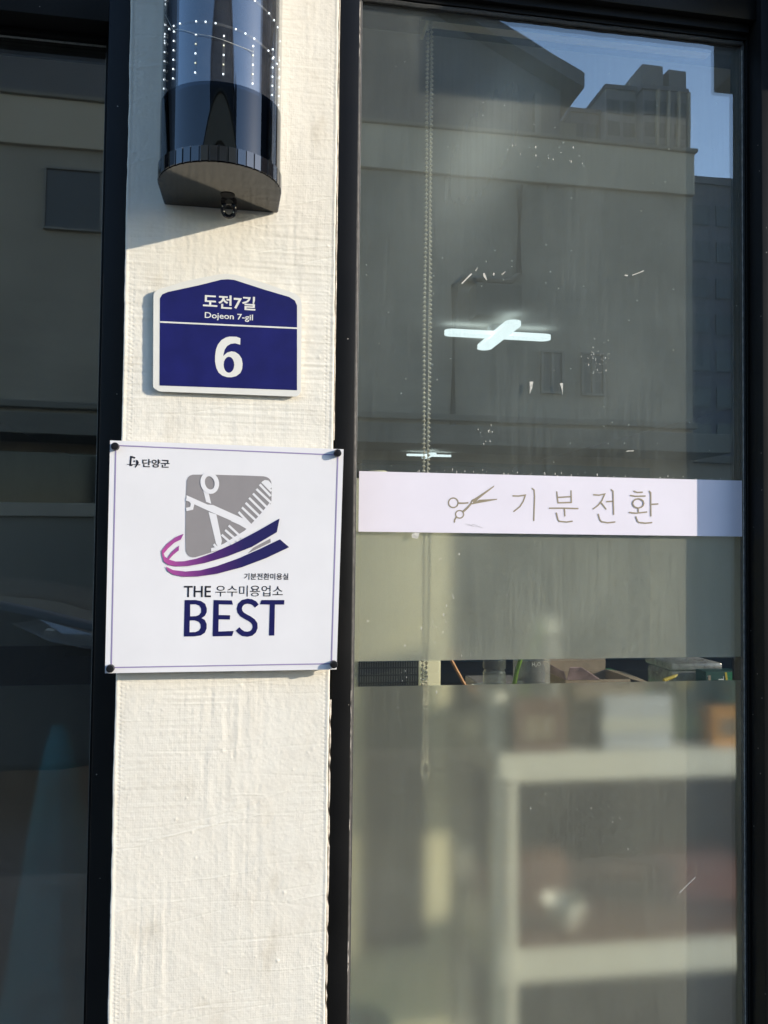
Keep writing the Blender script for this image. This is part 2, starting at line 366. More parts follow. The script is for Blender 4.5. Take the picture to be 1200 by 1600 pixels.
def setting(o): o['kind'] = 'structure'; return o
def chaikin(pts, it=1):
    for _ in range(it):
        q = []
        for i in range(len(pts)):
            a, b = pts[i], pts[(i+1) % len(pts)]
            q += [(0.75*a[0]+0.25*b[0], 0.75*a[1]+0.25*b[1]), (0.25*a[0]+0.75*b[0], 0.25*a[1]+0.75*b[1])]
        pts = q
    return pts
def rounded(pts, r):
    q = []
    n = len(pts)
    for i in range(n):
        p, a, c = Vector(pts[i]), Vector(pts[i-1]), Vector(pts[(i+1) % n])
        d = min(r, (a-p).length*0.45, (c-p).length*0.45); u = p+(a-p).normalized()*d; w = p+(c-p).normalized()*d
        for k in range(5): t = k/4; q.append(tuple(u*(1-t)**2+p*2*t*(1-t)+w*t*t))
    return q
def text(name, body, rect, y, m, parent, bold=0.0, rot=0):
    """lettering fitted into rect = (x0, x1, z0, z1) on a surface facing the street"""
    cu = bpy.data.curves.new('lettering_curve', 'FONT'); cu.body = body; cu.size = 1.0; cu.offset = bold; cu.resolution_u = 4
    t = bpy.data.objects.new('lettering_curve', cu); COL.objects.link(t)
    dg = bpy.context.evaluated_depsgraph_get(); dg.update()
    me = bpy.data.meshes.new_from_object(t.evaluated_get(dg)); bpy.data.objects.remove(t)
    co = np.empty(len(me.vertices)*3); me.vertices.foreach_get('co', co); co = co.reshape(-1, 3)
    if rot: co = np.stack([co[:, 1], -co[:, 0], co[:, 2]], 1)
    lo, hi = co.min(0), co.max(0); w = np.maximum(hi-lo, 1e-6); x0, x1, z0, z1 = rect
    off = Vector(parent.get('_w', (0, 0, 0)))
    q = np.stack([x0+(co[:, 0]-lo[0])/w[0]*(x1-x0)-off.x, np.full(len(co), y-off.y), z0+(co[:, 1]-lo[1])/w[1]*(z1-z0)-off.z], 1)
    me.vertices.foreach_set('co', q.ravel()); me.materials.clear(); me.materials.append(m); me.name = name
    bm = bmesh.new(); bm.from_mesh(me)
    for f in bm.faces:
        f.normal_update()
        if f.normal.y > 0: f.normal_flip()
    bm.to_mesh(me); bm.free(); me.update()
    o = bpy.data.objects.new(name, me); COL.objects.link(o); o.parent = parent; o['_w'] = tuple(off)
    return o
ART={'Bh1': [(-46.2, -62.4), (-45.9, -78.2), (-38.7, -77.9), (-34.2, -76.4), (-31.8, -72.9), (-31.9, -67.9), (-34.1, -64.1), (-39.0, -62.3)],
 'Bh2': [(-46.3, -83.7), (-46.3, -99.1), (-39.0, -99.0), (-34.2, -97.1), (-31.9, -93.3), (-32.0, -89.1), (-34.4, -85.5), (-40.0, -83.5)],
 'Bout': [(-53.3, -56.6), (-39.1, -56.6), (-32.2, -58.0), (-26.8, -61.6), (-24.4, -67.9), (-24.5, -72.9), (-27.0, -77.8), (-31.1, -80.5), (-26.9, -83.0), (-24.3, -88.4),
          (-24.2, -94.1), (-26.5, -100.0), (-31.7, -103.5), (-40.3, -104.7), (-53.5, -104.8)],
 'E': [(-15.8, -56.6), (8.0, -57.1), (9.7, -62.8), (-8.9, -62.4), (-8.8, -76.5), (6.2, -76.9), (6.0, -82.6), (-8.8, -82.3), (-8.8, -98.4), (11.3, -97.8), (9.2, -104.5),
       (-16.2, -104.8)],
 'S': [(41.2, -64.8), (37.9, -60.9), (33.6, -58.8), (28.7, -58.2), (23.0, -59.6), (19.3, -63.3), (18.1, -68.0), (19.0, -72.3), (21.9, -75.9), (26.9, -79.0), (31.9, -81.6),
       (36.2, -84.7), (39.0, -88.7), (39.4, -93.7), (37.8, -98.0), (34.3, -101.2), (29.4, -102.3), (23.7, -101.5), (19.5, -98.6), (16.2, -95.2)],
 'Sw': 6.48,
 'T': [(47.3, -56.7), (77.9, -56.7), (77.7, -62.8), (65.3, -62.8), (65.1, -104.3), (58.0, -104.3), (58.5, -62.8), (45.1, -62.5)],
 'best': [(-54.5, -55.3), (78.7, -106.1)],
 'blade1a': [(-33.2, 93.1), (-25.6, 88.4), (-21.3, 71.5), (-28.0, 73.9)],
 'blade1b': [(-24.6, 60.5), (-14.3, 57.4), (-6.5, 22.2), (-8.9, 9.1), (-14.2, 18.9)],
 'blade2': [(-53.9, 82.4), (-26.1, 70.3), (-18.8, 69.9), (28.4, 49.3), (18.7, 49.2), (14.6, 50.1), (6.5, 48.7), (-25.9, 62.6), (-43.7, 70.5), (-53.8, 76.8)],
 'blade2b': [(4.9, 48.7), (14.6, 50.1), (28.4, 49.3), (32.7, 35.9), (26.2, 38.3), (16.4, 43.9)],
 'border': [(-145.5, 146.0), (147.8, 141.6), (142.8, -143.0), (-144.9, -144.3)],
 'chip': [(28.0, 5.7), (35.6, 13.6), (57.8, 25.9), (58.3, 21.0)],
 'combend': [(44.7, 101.9), (48.8, 105.0), (53.7, 104.5), (57.9, 100.1), (58.3, 95.1), (55.5, 92.9)],
 'corners': [(-153.0, 152.5), (155.6, 149.8), (149.9, -150.9), (-152.8, -151.6)],
 'danyang': [(-111.4, 129.2), (-76.4, 118.2)],
 'excel': [(-13.5, -37.2), (75.5, -51.9)],
 'logo': [[(-127.0, 132.8), (-124.8, 132.6), (-125.5, 121.6), (-123.7, 121.4), (-123.9, 119.4), (-127.8, 119.6)],
          [(-124.8, 132.6), (-120.2, 131.1), (-121.2, 129.1), (-125.3, 130.5)],
          [(-119.6, 127.7), (-117.3, 127.2), (-115.6, 123.6), (-117.2, 121.2), (-119.6, 117.3), (-121.2, 117.9), (-119.0, 121.2)],
          [(-122.4, 127.0), (-120.6, 126.7), (-120.9, 124.7), (-122.7, 125.2)], [(-130.7, 121.9), (-113.7, 121.7), (-114.1, 120.8), (-130.7, 121.2)]],
 'p_6': [(-16.6, 0.3), (21.6, -53.8)],
 'p_en': [(-30.6, 33.0), (33.9, 22.5)],
 'p_in': [(-88.2, -69.6), (-90.0, 48.2), (-87.0, 53.9), (-79.5, 57.7), (-39.8, 69.0), (-9.3, 78.8), (-0.7, 79.9), (8.0, 79.5), (49.1, 68.5), (82.7, 60.5), (90.7, 55.9),
          (93.8, 49.1), (95.5, -68.5)],
 'p_ko': [(-33.3, 57.7), (36.9, 38.8)],
 'p_line': [(-90.0, 17.3), (94.2, 18.6), (94.3, 16.4), (-89.9, 15.2)],
 'p_out': [(-96.6, -72.9), (-98.6, 54.6), (-93.1, 60.2), (-53.3, 75.0), (-12.4, 86.1), (-1.8, 87.4), (9.8, 86.9), (52.9, 76.7), (90.5, 66.0), (99.0, 59.4), (100.3, 51.5),
           (100.9, -70.7), (95.7, -77.3), (-88.5, -77.6)],
 'pins': [(-145.9, 144.3), (146.9, 143.8), (145.5, -143.5), (-145.7, -145.1)],
 'rib1': [(-56.4, 31.1), (-66.6, 26.4), (-77.5, 17.4), (-84.0, 8.4), (-83.5, 2.3), (-81.0, -6.1), (-75.4, -10.1), (-65.9, -12.0), (-50.1, -11.6), (-27.8, -7.4), (0.9, 1.3),
          (33.1, 14.4), (66.3, 34.7), (69.7, 53.3), (40.9, 36.0), (8.7, 18.3), (-18.5, 5.8), (-39.1, -1.8), (-54.9, -5.3), (-66.0, -5.7), (-74.7, -3.2), (-80.0, 0.7), (-81.7, 4.4),
          (-75.8, 11.7), (-68.1, 19.1), (-59.9, 23.3)],
 'rib1tail': [(-62.0, 15.4), (-71.0, 6.9), (-76.8, -2.0), (-74.7, -3.2), (-68.6, 3.7), (-62.3, 8.9)],
 'rib2': [(-78.8, -12.3), (-76.0, -18.2), (-68.8, -23.0), (-56.1, -25.6), (-37.1, -25.3), (-11.6, -21.6), (20.6, -12.8), (52.9, -0.2), (83.1, 14.6), (70.6, 25.1), (46.2, 12.9),
          (17.1, -0.5), (-11.7, -11.3), (-34.0, -17.2), (-53.1, -18.9), (-69.0, -17.1)],
 'ring1': [(-23.7, 99.4), (-23.9, 110.9)],
 'ring2': [(-54.0, 77.5), (-48.5, 75.6), (-45.3, 71.6), (-46.7, 65.0), (-53.7, 63.3)],
 'salon': [(23.6, -20.7), (82.7, -29.5)],
 'six': [(7.5, 1.3), (12.3, 1.4), (17.5, -0.4), (17.3, -9.3), (10.5, -7.6), (4.7, -8.7), (-0.0, -11.7), (-3.2, -16.8), (-4.8, -23.8), (-5.0, -25.8), (-0.2, -21.2), (5.5, -19.0),
         (10.7, -19.5), (16.0, -22.8), (19.6, -28.2), (21.0, -35.4), (20.6, -42.4), (18.0, -48.4), (12.6, -52.6), (6.5, -54.4), (0.7, -54.5), (-6.0, -52.6), (-10.9, -48.7),
         (-14.1, -42.4), (-15.8, -34.2), (-15.9, -26.3), (-14.9, -17.4), (-12.4, -10.4), (-7.9, -4.2), (-2.2, -0.4), (2.6, 1.1)],
 'sixh': [(9.9, -37.1), (9.4, -41.4), (7.9, -45.0), (5.6, -47.5), (2.9, -48.5), (0.2, -47.8), (-2.2, -45.5), (-3.8, -42.0), (-4.4, -37.8), (-3.9, -33.5), (-2.4, -29.9),
          (-0.2, -27.4), (2.5, -26.4), (5.3, -27.1), (7.6, -29.4), (9.2, -32.9)],
 'spine': [(58.4, 67.7), (32.7, 35.9), (-5.7, 11.6), (-20.1, 7.4), (-20.5, 12.3), (-17.0, 13.1), (-4.2, 18.2), (23.8, 36.6), (41.4, 55.8), (53.4, 70.9), (55.8, 74.3)],
 'square': [(-44.4, 110.6), (45.4, 110.3), (52.8, 108.8), (57.0, 105.0), (58.4, 99.3), (58.4, 67.7), (32.7, 35.9), (-5.7, 11.6), (-39.1, 0.2), (-45.5, -0.2), (-51.1, 3.0),
            (-54.1, 10.3), (-54.6, 100.0), (-51.5, 107.9)],
 'teeth': [[(44.4, 101.5), (46.6, 103.7), (59.2, 91.2), (57.0, 89.0)], [(41.2, 97.8), (43.4, 100.0), (58.5, 84.6), (56.2, 82.3)],
           [(37.0, 91.3), (39.1, 93.7), (59.0, 75.5), (56.9, 73.2)], [(32.5, 85.2), (34.6, 87.4), (56.3, 66.3), (54.1, 64.0)],
           [(27.4, 79.3), (29.5, 81.5), (52.3, 59.6), (50.1, 57.3)], [(22.9, 72.5), (25.0, 74.8), (47.4, 53.7), (45.3, 51.4)],
           [(18.2, 66.2), (20.2, 68.5), (42.6, 47.9), (40.5, 45.6)], [(13.7, 60.1), (15.9, 62.3), (33.7, 43.6), (31.5, 41.4)],
           [(1.1, 41.7), (3.1, 44.0), (21.7, 27.0), (19.7, 24.7)], [(-3.4, 35.5), (-1.5, 37.9), (16.1, 22.9), (14.1, 20.5)], [(-7.9, 29.3), (-5.9, 31.6), (9.7, 17.8), (7.7, 15.5)],
           [(-18.2, 16.5), (-16.0, 18.6), (-11.1, 13.4), (-13.3, 11.3)]],
 'the': [(-54.7, -38.0), (-19.5, -52.8)]}
BAN={'glyph': [[(-66.5, 12.4), (-57.7, 12.3), (-47.6, 13.9), (-50.8, 4.4), (-55.8, -3.3), (-65.2, -10.6)], [(-37.0, 23.8), (-34.0, 21.6), (-33.3, 11.9), (-33.8, -5.2), (-34.3, -23.4)],
           [(1.3, 19.5), (3.2, 3.5)], [(23.6, 21.6), (24.3, 4.4)], [(3.1, 11.5), (23.6, 13.0)], [(3.2, 3.5), (24.3, 4.4)], [(-10.0, -4.8), (13.4, -4.4), (34.6, -4.6)],
           [(13.4, -5.0), (14.1, -15.8)], [(0.8, -12.0), (3.3, -21.7), (5.1, -24.0), (16.5, -25.0), (25.6, -23.7)],
           [(59.4, 16.6), (68.0, 16.2), (77.1, 18.1), (72.6, 8.2), (66.5, 0.9), (58.9, -4.7)], [(70.4, 5.9), (79.0, -4.4)], [(80.2, 6.6), (90.1, 7.4)],
           [(87.6, 24.7), (90.3, 22.5), (91.3, -12.3)], [(66.8, -12.7), (69.3, -20.7), (71.7, -23.6), (81.8, -25.1), (93.2, -23.8)], [(124.0, 23.2), (129.6, 21.5), (137.4, 22.0)],
           [(118.4, 16.7), (126.5, 15.7), (142.0, 16.3)], [(130.9, -2.3), (130.9, -9.3)], [(116.6, -9.0), (126.5, -10.0), (144.5, -7.9)],
           [(148.9, 23.7), (151.1, 21.4), (151.4, -13.6)], [(152.0, 3.9), (162.7, 4.7)], [(127.1, -15.5), (129.6, -22.1), (132.1, -23.8), (142.1, -24.8), (152.7, -23.8)]],
 'hwan_o': [(139.9, 5.1), (138.7, 1.6), (135.4, -1.0), (130.8, -2.0), (126.3, -1.2), (123.1, 1.3), (121.8, 4.8), (123.0, 8.3), (126.3, 10.9), (130.8, 12.0), (135.3, 11.1),
            (138.7, 8.6), (139.9, 5.1)],
 'sc_arm1': [(-149.9, 1.4), (-140.6, 1.3), (-134.3, 2.0), (-134.2, -0.2), (-140.6, -0.9), (-149.8, -1.1)],
 'sc_arm2': [(-143.7, -11.6), (-137.1, -5.6), (-131.9, 0.1), (-129.9, -1.8), (-134.8, -7.6), (-141.9, -13.9)],
 'sc_bl1': [(-132.5, -1.3), (-129.1, 5.5), (-125.0, 7.3), (-95.4, 27.1), (-96.0, 24.8), (-119.8, 6.2), (-123.2, 1.1), (-128.4, -1.3)],
 'sc_bl2': [(-128.4, -1.3), (-123.2, 1.7), (-118.3, 5.7), (-90.6, 7.6), (-91.2, 6.2), (-116.8, 1.2)],
 'sc_ring1': [(-149.8, 0.6), (-150.1, -1.2), (-150.8, -2.9), (-151.9, -4.4), (-153.4, -5.5), (-155.1, -6.3), (-157.0, -6.5), (-158.9, -6.3), (-160.6, -5.7), (-162.1, -4.6),
              (-163.2, -3.2), (-164.0, -1.5), (-164.2, 0.3), (-164.0, 2.1), (-163.3, 3.8), (-162.2, 5.3), (-160.7, 6.5), (-159.0, 7.2), (-157.1, 7.5), (-155.2, 7.3), (-153.5, 6.6),
              (-152.0, 5.5), (-150.8, 4.1), (-150.1, 2.4), (-149.8, 0.6)],
 'sc_ring2': [(-141.3, -16.1), (-141.5, -17.5), (-142.1, -18.9), (-143.1, -20.1), (-144.3, -21.0), (-145.8, -21.6), (-147.4, -21.8), (-148.9, -21.6), (-150.4, -21.1),
              (-151.6, -20.2), (-152.6, -19.1), (-153.2, -17.7), (-153.5, -16.3), (-153.3, -14.8), (-152.7, -13.5), (-151.7, -12.3), (-150.5, -11.4), (-149.0, -10.8),
              (-147.4, -10.6), (-145.9, -10.7), (-144.4, -11.3), (-143.1, -12.2), (-142.2, -13.3), (-141.6, -14.6), (-141.3, -16.1)],
 'sc_tail': [(-152.5, -20.8), (-154.8, -24.2), (-155.1, -27.5)],
 'smudge': [(-139.2, -30.1), (-131.1, -28.8), (-108.4, -35.8), (-109.0, -38.1), (-122.3, -37.7), (-134.0, -35.1)]}

# ================================================================ the large structure
GY = 0.030                                                # front of the right pane
LY = 0.100                                                # front of the left pane
# ground outside: one sheet to the horizon, road and pavement on it
setting(MB().box(-400, 400, -600, 300, -0.40, -0.134).build('ground', M['asphalt']))
setting(MB().box(-120, 120, -8.2, -2.6, -0.1335, -0.1295).build('road', M['asphalt']))
pv = MB(); pv.box(-120, 120, -2.6, -0.02, -0.1325, 0.0, 0.01); pv.box(-120, 120, -40, -8.2, -0.1325, -0.01, 0.01)
setting(pv.build('pavement', M['paving']))

# plastered pillar: real relief made from summed, filtered noise fields
def field(nz, nx, dz, dx, lz, lx, seed, power=1.0):
    """smooth random field with correlation lengths lz, lx (metres), unit variance"""
    rs = np.random.RandomState(seed); w = rs.standard_normal((nz, nx))
    fz = np.fft.fftfreq(nz, dz)[:, None]; fx = np.fft.rfftfreq(nx, dx)[None, :]
    g = np.exp(-2*(PI**2)*((fz*lz)**2+(fx*lx)**2))
    q = np.fft.irfft2(np.fft.rfft2(w)*g, s=(nz, nx)); return (q-q.mean())/q.std()
def pillar_mesh():
    x0, x1, z0, z1 = -0.1665, 0.1172, 0.72, 2.42
    nx, nz = 330, 1980
    xs = np.linspace(x0, x1, nx); zs = np.linspace(z0, z1, nz); dx = xs[1]-xs[0]; dz = zs[1]-zs[0]
    X, Z = np.meshgrid(xs, zs)
    f = lambda lz, lx, s: field(nz, nx, dz, dx, lz, lx, s)
    h = 0.00022*f(0.06, 0.05, 1)+0.00007*f(0.012, 0.010, 2)+0.00004*f(0.0035, 0.0035, 3)+0.000045*f(0.0012, 0.0012, 4)
    # fibreglass mesh showing through in patches
    patch = 1/(1+np.exp(-3.0*(f(0.045, 0.05, 5)+0.25)))
    wob = 0.0009*f(0.02, 0.02, 6)
    grid = np.maximum(np.cos(2*PI*(X+wob)/0.0031), 0)**2+np.maximum(np.cos(2*PI*(Z+wob+0.02*X)/0.0032), 0)**2
    h += 0.00008*patch*(grid-0.9)
    # vertical brush ridges, stronger low down
    low = 0.45+0.75/(1+np.exp((Z-1.28)/0.12))
    h += 0.00008*low*f(0.022, 0.0019, 7)*np.clip(f(0.09, 0.035, 8)*0.5+0.7, 0, 2)
    # sideways trowel drag marks
    h += 0.00010*f(0.0013, 0.030, 9)*np.clip(f(0.06, 0.08, 10)+0.2, 0, 2)
    rs = np.random.RandomState(11)
    for k in range(260):                                   # single scratches and ridges
        cz = rs.uniform(z0, z1); cx = rs.uniform(x0, x1); ln = rs.uniform(0.02, 0.14); sl = rs.normal(0.06, 0.10); cu_ = rs.normal(0, 0.8)
        a = rs.choice([-1, 1])*rs.uniform(0.00010, 0.00032)*rs.choice([0.5, 1.0]); wd = rs.uniform(0.0007, 0.0014)
        i0, i1 = np.searchsorted(zs, [cz-0.03, cz+0.03])
        zz = Z[i0:i1]; xx = X[i0:i1]
        dd = zz-cz-sl*(xx-cx)-cu_*(xx-cx)**2
        h[i0:i1] += a*np.exp(-(dd/wd)**2)*np.clip(1-((xx-cx)/ln)**2, 0, 1)
    for k in range(420):                                   # grit and crumbs
        cz = rs.uniform(z0, z1); cx = rs.uniform(x0, x1); rr = rs.uniform(0.0011, 0.0026); a = rs.uniform(-0.0004, 0.0006)*rs.choice([0.3, 1.0])
        i0, i1 = np.searchsorted(zs, [cz-0.008, cz+0.008])
        h[i0:i1] += a*np.exp(-(((Z[i0:i1]-cz)**2+(X[i0:i1]-cx)**2)/rr**2))
    # corner beads: rows of small holes near both arrises
    for c, s in ((x0, 1), (x1, -1)):
        d = (X-c)*s
        for q, off in enumerate((0.0065, 0.0115)):
            holes = np.exp(-((d-off)/0.0013)**2)*np.maximum(np.cos(2*PI*(Z+q*0.0027)/0.0054), 0)**1.5
            h -= 0.00036*holes*np.clip(0.75+0.5*f(0.05, 0.05, 20+q), 0.1, 1.4)
        h += 0.0004*np.exp(-((d-0.0022)/0.0018)**2)
    edge = 0.00028*f(0.05, 0.2, 30)+0.00018*f(0.006, 0.2, 31)
    Xd = X+edge*np.exp(-np.minimum(X-x0, x1-X)/0.004)
    V = np.stack([Xd, -h, Z], -1).reshape(-1, 3)
    idx = np.arange(nx*nz).reshape(nz, nx)
    F = np.stack([idx[:-1, :-1], idx[:-1, 1:], idx[1:, 1:], idx[1:, :-1]], -1).reshape(-1, 4)
    # returns to both sides
    rets = []; nv = len(V); ex = []
    for col, s in ((0, 1), (nx-1, -1)):
        e = V[idx[:, col]].copy(); e[:, 1] = 0.16; e[:, 0] = x0 if col == 0 else x1; b = nv+len(ex)*nz; ex.append(e)
        a = idx[:-1, col]; c = idx[1:, col]; bb = np.arange(b, b+nz-1)
        rets.append(np.stack([bb, a, c, bb+1], -1) if s == 1 else np.stack([a, bb, bb+1, c], -1))
    for za, zb_ in ((0.0, z0), (z1, 2.92)):               # the pillar goes on plainly above and below
        b = nv+len(ex)*nz if len(ex) == 2 else nv+2*nz+4*(len(ex)-2)
        ex.append(np.array([(x0, 0, za), (x1, 0, za), (x1, 0, zb_), (x0, 0, zb_)])); rets.append(np.array([[b, b+1, b+2, b+3]]))
    V = np.concatenate([V]+ex); F = np.concatenate([F]+rets).astype(np.int32)
    me = bpy.data.meshes.new('plaster_pillar')
    me.vertices.add(len(V)); me.vertices.foreach_set('co', V.ravel().astype(np.float32))
    me.loops.add(F.size); me.loops.foreach_set('vertex_index', F.ravel())
    me.polygons.add(len(F)); me.polygons.foreach_set('loop_start', np.arange(0, F.size, 4, dtype=np.int32)); me.polygons.foreach_set('loop_total', np.full(len(F), 4, dtype=np.int32))
    me.update(calc_edges=True); me.validate()
    me.polygons.foreach_set('use_smooth', np.ones(len(F), dtype=bool))
    return me
def plaster_mat():
    m, nt, N, L, p = new_mat('white_plaster'); v = coords(nt)
    f = noise(nt, v, 14, 8, 0.65); g = noise(nt, coords(nt, (1, 1, 0.25)), 40, 5)
    c = ramp(nt, mathn(nt, 'ADD', mathn(nt, 'MULTIPLY', f, 0.65), mathn(nt, 'MULTIPLY', g, 0.35)), [(0.28, (0.60, 0.54, 0.435)), (0.44, (0.75, 0.70, 0.60)), (0.75, (0.80, 0.76, 0.665))])
    L.new(c, p.inputs['Base Color']); p.inputs['Roughness'].default_value = 0.7; p.inputs['Specular IOR Level'].default_value = 0.25
    b = N.new('ShaderNodeBump'); b.inputs['Strength'].default_value = 0.35; b.inputs['Distance'].default_value = 0.0006
    L.new(noise(nt, v, 700, 4, 0.7), b.inputs['Height']); L.new(b.outputs[0], p.inputs['Normal'])
    return m
M['plaster'] = plaster_mat()
pm = pillar_mesh(); pm.materials.append(M['plaster'])
pillar = bpy.data.objects.new('plaster_pillar', pm); COL.objects.link(pillar)
tag(pillar, 'white trowelled plaster pillar between the two black-framed shop windows', 'pillar')

# room behind the windows
rm = MB().box(-2.2, 3.6, 0.17, 9.8, -0.10, 0.02); setting(rm.build('room_floor', M['room_floor']))
setting(MB().box(-2.2, 3.6, 0.17, 9.8, 2.53, 2.70).build('room_ceiling', M['room_ceiling']))
for nm, bx in (('room_wall', (-2.35, -2.2, 0.17, 9.8, 0.02, 2.53)), ('room_wall', (3.6, 3.75, 0.17, 9.8, 0.02, 2.53)), ('room_wall', (-2.35, 3.75, 9.8, 9.95, 0.02, 2.53)),
               ('room_wall', (-0.16, 0.11, 0.162, 0.20, 0.02, 2.53))):
    setting(MB().box(*bx).build(nm, M['room_wall']))
# front of the building beyond the picture: cladding above, and walls either side
fas = MB(); fas.box(-3.5, -0.170, 0.045, 0.30, 2.34, 3.3); fas.box(0.1185, 4.0, 0.006, 0.30, 2.42, 3.3)
tag(fas.build('fascia_cladding', M['fascia']), 'black sheet cladding above the two shop windows', 'cladding')
tag(MB().box(2.30, 4.0, 0.0, 0.30, 0.0, 2.42, 0.004).build('facade_wall', M['boxsign']), 'dark clad shop wall beyond the right window', 'wall')
tag(MB().box(-3.5, -1.32, 0.03, 0.30, 0.0, 2.34, 0.004).build('facade_wall', M['boxsign']), 'dark clad shop wall beyond the left window', 'wall')
aw = thing('projecting_signboard', 'charcoal signboard box projecting over the pavement beside the right window', 'signboard', (1.7, -0.12, 2.369))
MB().box(0.873, 2.6, -0.24, -0.002, 2.369, 2.95, 0.004).build('box', M['boxsign'], aw)
MB().box(0.90, 2.57, -0.225, -0.02, 2.364, 2.369).build('underside_panel', M['fascia'], aw)

# ---------------------------------------------------------------- right window
rw = thing('shop_window', 'right shop window with a white lettered band and frosted film on dusty glass', 'window', (0.46, 0.04, 0.0))
XL, XR, ZB, ZT = 0.1555, 0.7578, 0.09, 2.2868
fr = MB()
fr.box(0.1205, 0.1478, 0.0035, 0.075, 0.0, 2.3135, 0.0012)      # left stile
fr.box(0.7680, 0.8085, -0.0085, 0.075, 0.0, 2.418, 0.0012)        # right jamb
fr.box(0.1205, 0.7678, 0.003, 0.075, 2.3138, 2.418, 0.0012)     # head
fr.box(0.1478, 0.768, 0.004, 0.075, 0.0, ZB, 0.0012)            # bottom rail
frame = fr.build('frame', M['black'], rw, smooth=True)
bd = MB()                                                        # stepped glazing bead
bd.box(0.7632, 0.7679, 0.0235, 0.06, ZB, 2.3137, 0.0007)
bd.box(0.1526, 0.7631, 0.0145, 0.06, 2.3005, 2.3137, 0.0007); bd.box(0.1526, 0.7631, 0.022, 0.06, 2.2925, 2.3004, 0.0007)
bd.build('glazing_bead', M['black'], rw)
MB().box(0.1480, 0.1524, 0.021, 0.06, ZB, 2.3137, 0.0007).build('glazing_bead', mat('weathered_bead', (0.13, 0.12, 0.11), 0.5, 0.35, 90), rw)
gk = MB()
gk.box(0.7585, 0.7631, 0.0275, 0.055, ZB, 2.2924, 0.0008, mi=0); gk.box(0.1526, 0.1548, 0.026, 0.055, ZB, 2.2924, 0.0006, mi=0)
rs = random.Random(3)
wv = [(0.1549+i*(0.6035/40), 0.0265, 2.2893+rs.uniform(-0.0006, 0.0006)) for i in range(41)]
gk.tube(wv, 0.0034, 6, mi=0)
gk.box(0.1549, 0.7584, 0.031, 0.055, 2.287, 2.2924, mi=0)
gk.build('gasket', M['rubber'], rw)
g2 = MB(); g2.tube([(0.7586, 0.0272, ZB+i*0.0110) for i in range(200)], [0.0011 if i % 2 else 0.0006 for i in range(200)], 6)
g2.build('gasket_lip', M['gasket'], rw)
pt = MB()                                                         # old sealant along the pillar and the stile
zz = [0.0+i*0.02 for i in range(130)]
pt.tube([(0.1186+rs.uniform(-0.0002, 0.0002), 0.0040, z) for z in zz if z < 1.30], [rs.uniform(0.0017, 0.0023) for z in zz if z < 1.30], 6)
pt.tube([(0.1190, 0.0035, z) for z in zz if z > 1.62], [rs.uniform(0.0006, 0.0013) for z in zz if z > 1.62], 6)
for a, b in ((0.905, 0.95), (1.20, 1.292), (1.10, 1.115), (2.19, 2.27)):
    q = [a+(b-a)*i/8 for i in range(9)]; pt.tube([(0.1479+rs.uniform(-0.0004, 0.0004), 0.0045, z) for z in q], [rs.uniform(0.0003, 0.0012) for z in q], 6)
pt.build('sealant', M['putty'], rw)
pane = MB()
pane.box(XL-0.003, XR+0.003, GY, GY+0.005, ZB-0.01, 2.2895)
p_o = pane.build('glass_pane', [M['glass'], M['glass_back']], rw)
for f in p_o.data.polygons: f.material_index = 0 if f.normal.y < -0.5 else 1
for a, b in ((1.3275, 1.5133), (0.10, 1.2915)):
    f_ = Flat(); f_.add([(0.1545, 0.0358, a), (0.7590, 0.0358, a), (0.7590, 0.0358, b), (0.1545, 0.0358, b)], [(0, 1, 2, 3)])
    f_.build('frosted_film', M['film2'] if a > 1 else M['film'], rw)
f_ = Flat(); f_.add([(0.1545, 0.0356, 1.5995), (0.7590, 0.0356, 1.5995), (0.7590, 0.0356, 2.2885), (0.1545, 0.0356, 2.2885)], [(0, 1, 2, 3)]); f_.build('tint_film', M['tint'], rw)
bn = MB().box(0.1587, 0.7574, GY-0.0006, GY-0.0001, 1.5130, 1.5997).build('vinyl_band', M['vinyl'], rw)
BCX, BCZ = 0.4547, 1.5563
mm = lambda pts, cx, cz: [(cx+a/1000, cz+b/1000) for a, b in pts]
yb = GY-0.0008
fl = Flat()
for i, g in enumerate(BAN['glyph']): fl.stroke(mm(g, BCX, BCZ), 0.0021, yb-i*1.5e-5)
fl.stroke(mm(BAN['hwan_o'], BCX, BCZ), 0.0021, yb-0.0004, closed=True)
fl.build('lettering', M['gold_ink'], bn)
fl = Flat()
fl.stroke(mm(BAN['sc_ring1'], BCX, BCZ), 0.0019, yb, closed=True); fl.stroke(mm(BAN['sc_ring2'], BCX, BCZ), 0.0018, yb-2e-5, closed=True)
fl.stroke(mm(BAN['sc_tail'], BCX, BCZ), 0.0022, yb-4e-5)
for i, k in enumerate(('sc_arm1', 'sc_arm2', 'sc_bl1', 'sc_bl2')): fl.poly(mm(BAN[k], BCX, BCZ), yb-6e-5-i*2e-5)
fl.build('scissors_emblem', M['gold_ink'], bn)
a = mm(BAN['sc_arm2'], BCX, BCZ)[2]
MB().lathe((a[0]+0.0035, yb-0.0002, a[1]+0.0015), [(0.0009, 0), (0.0009, 0.0001)], 12, 'y').build('pivot_dot', M['vinyl'], bn)
fl = Flat()
for i, (dx, dz, sx_) in enumerate(((0, 0, 1), (0.003, -0.0016, 0.9), (0.011, -0.0004, 0.7), (0.013, -0.0026, 1.0), (0.02, -0.0038, 0.6))):
    s0 = mm(BAN['smudge'], BCX, BCZ)[0]; fl.stroke([(s0[0]+dx, s0[1]+dz), (s0[0]+dx+0.006*sx_, s0[1]+dz-0.0006), (s0[0]+dx+0.011*sx_, s0[1]+dz-0.0018)], 0.0006, yb-i*1e-5)
fl.build('scuff', mat('scuff_grey', (0.55, 0.52, 0.54), 0.6, 0.2, 300), bn)
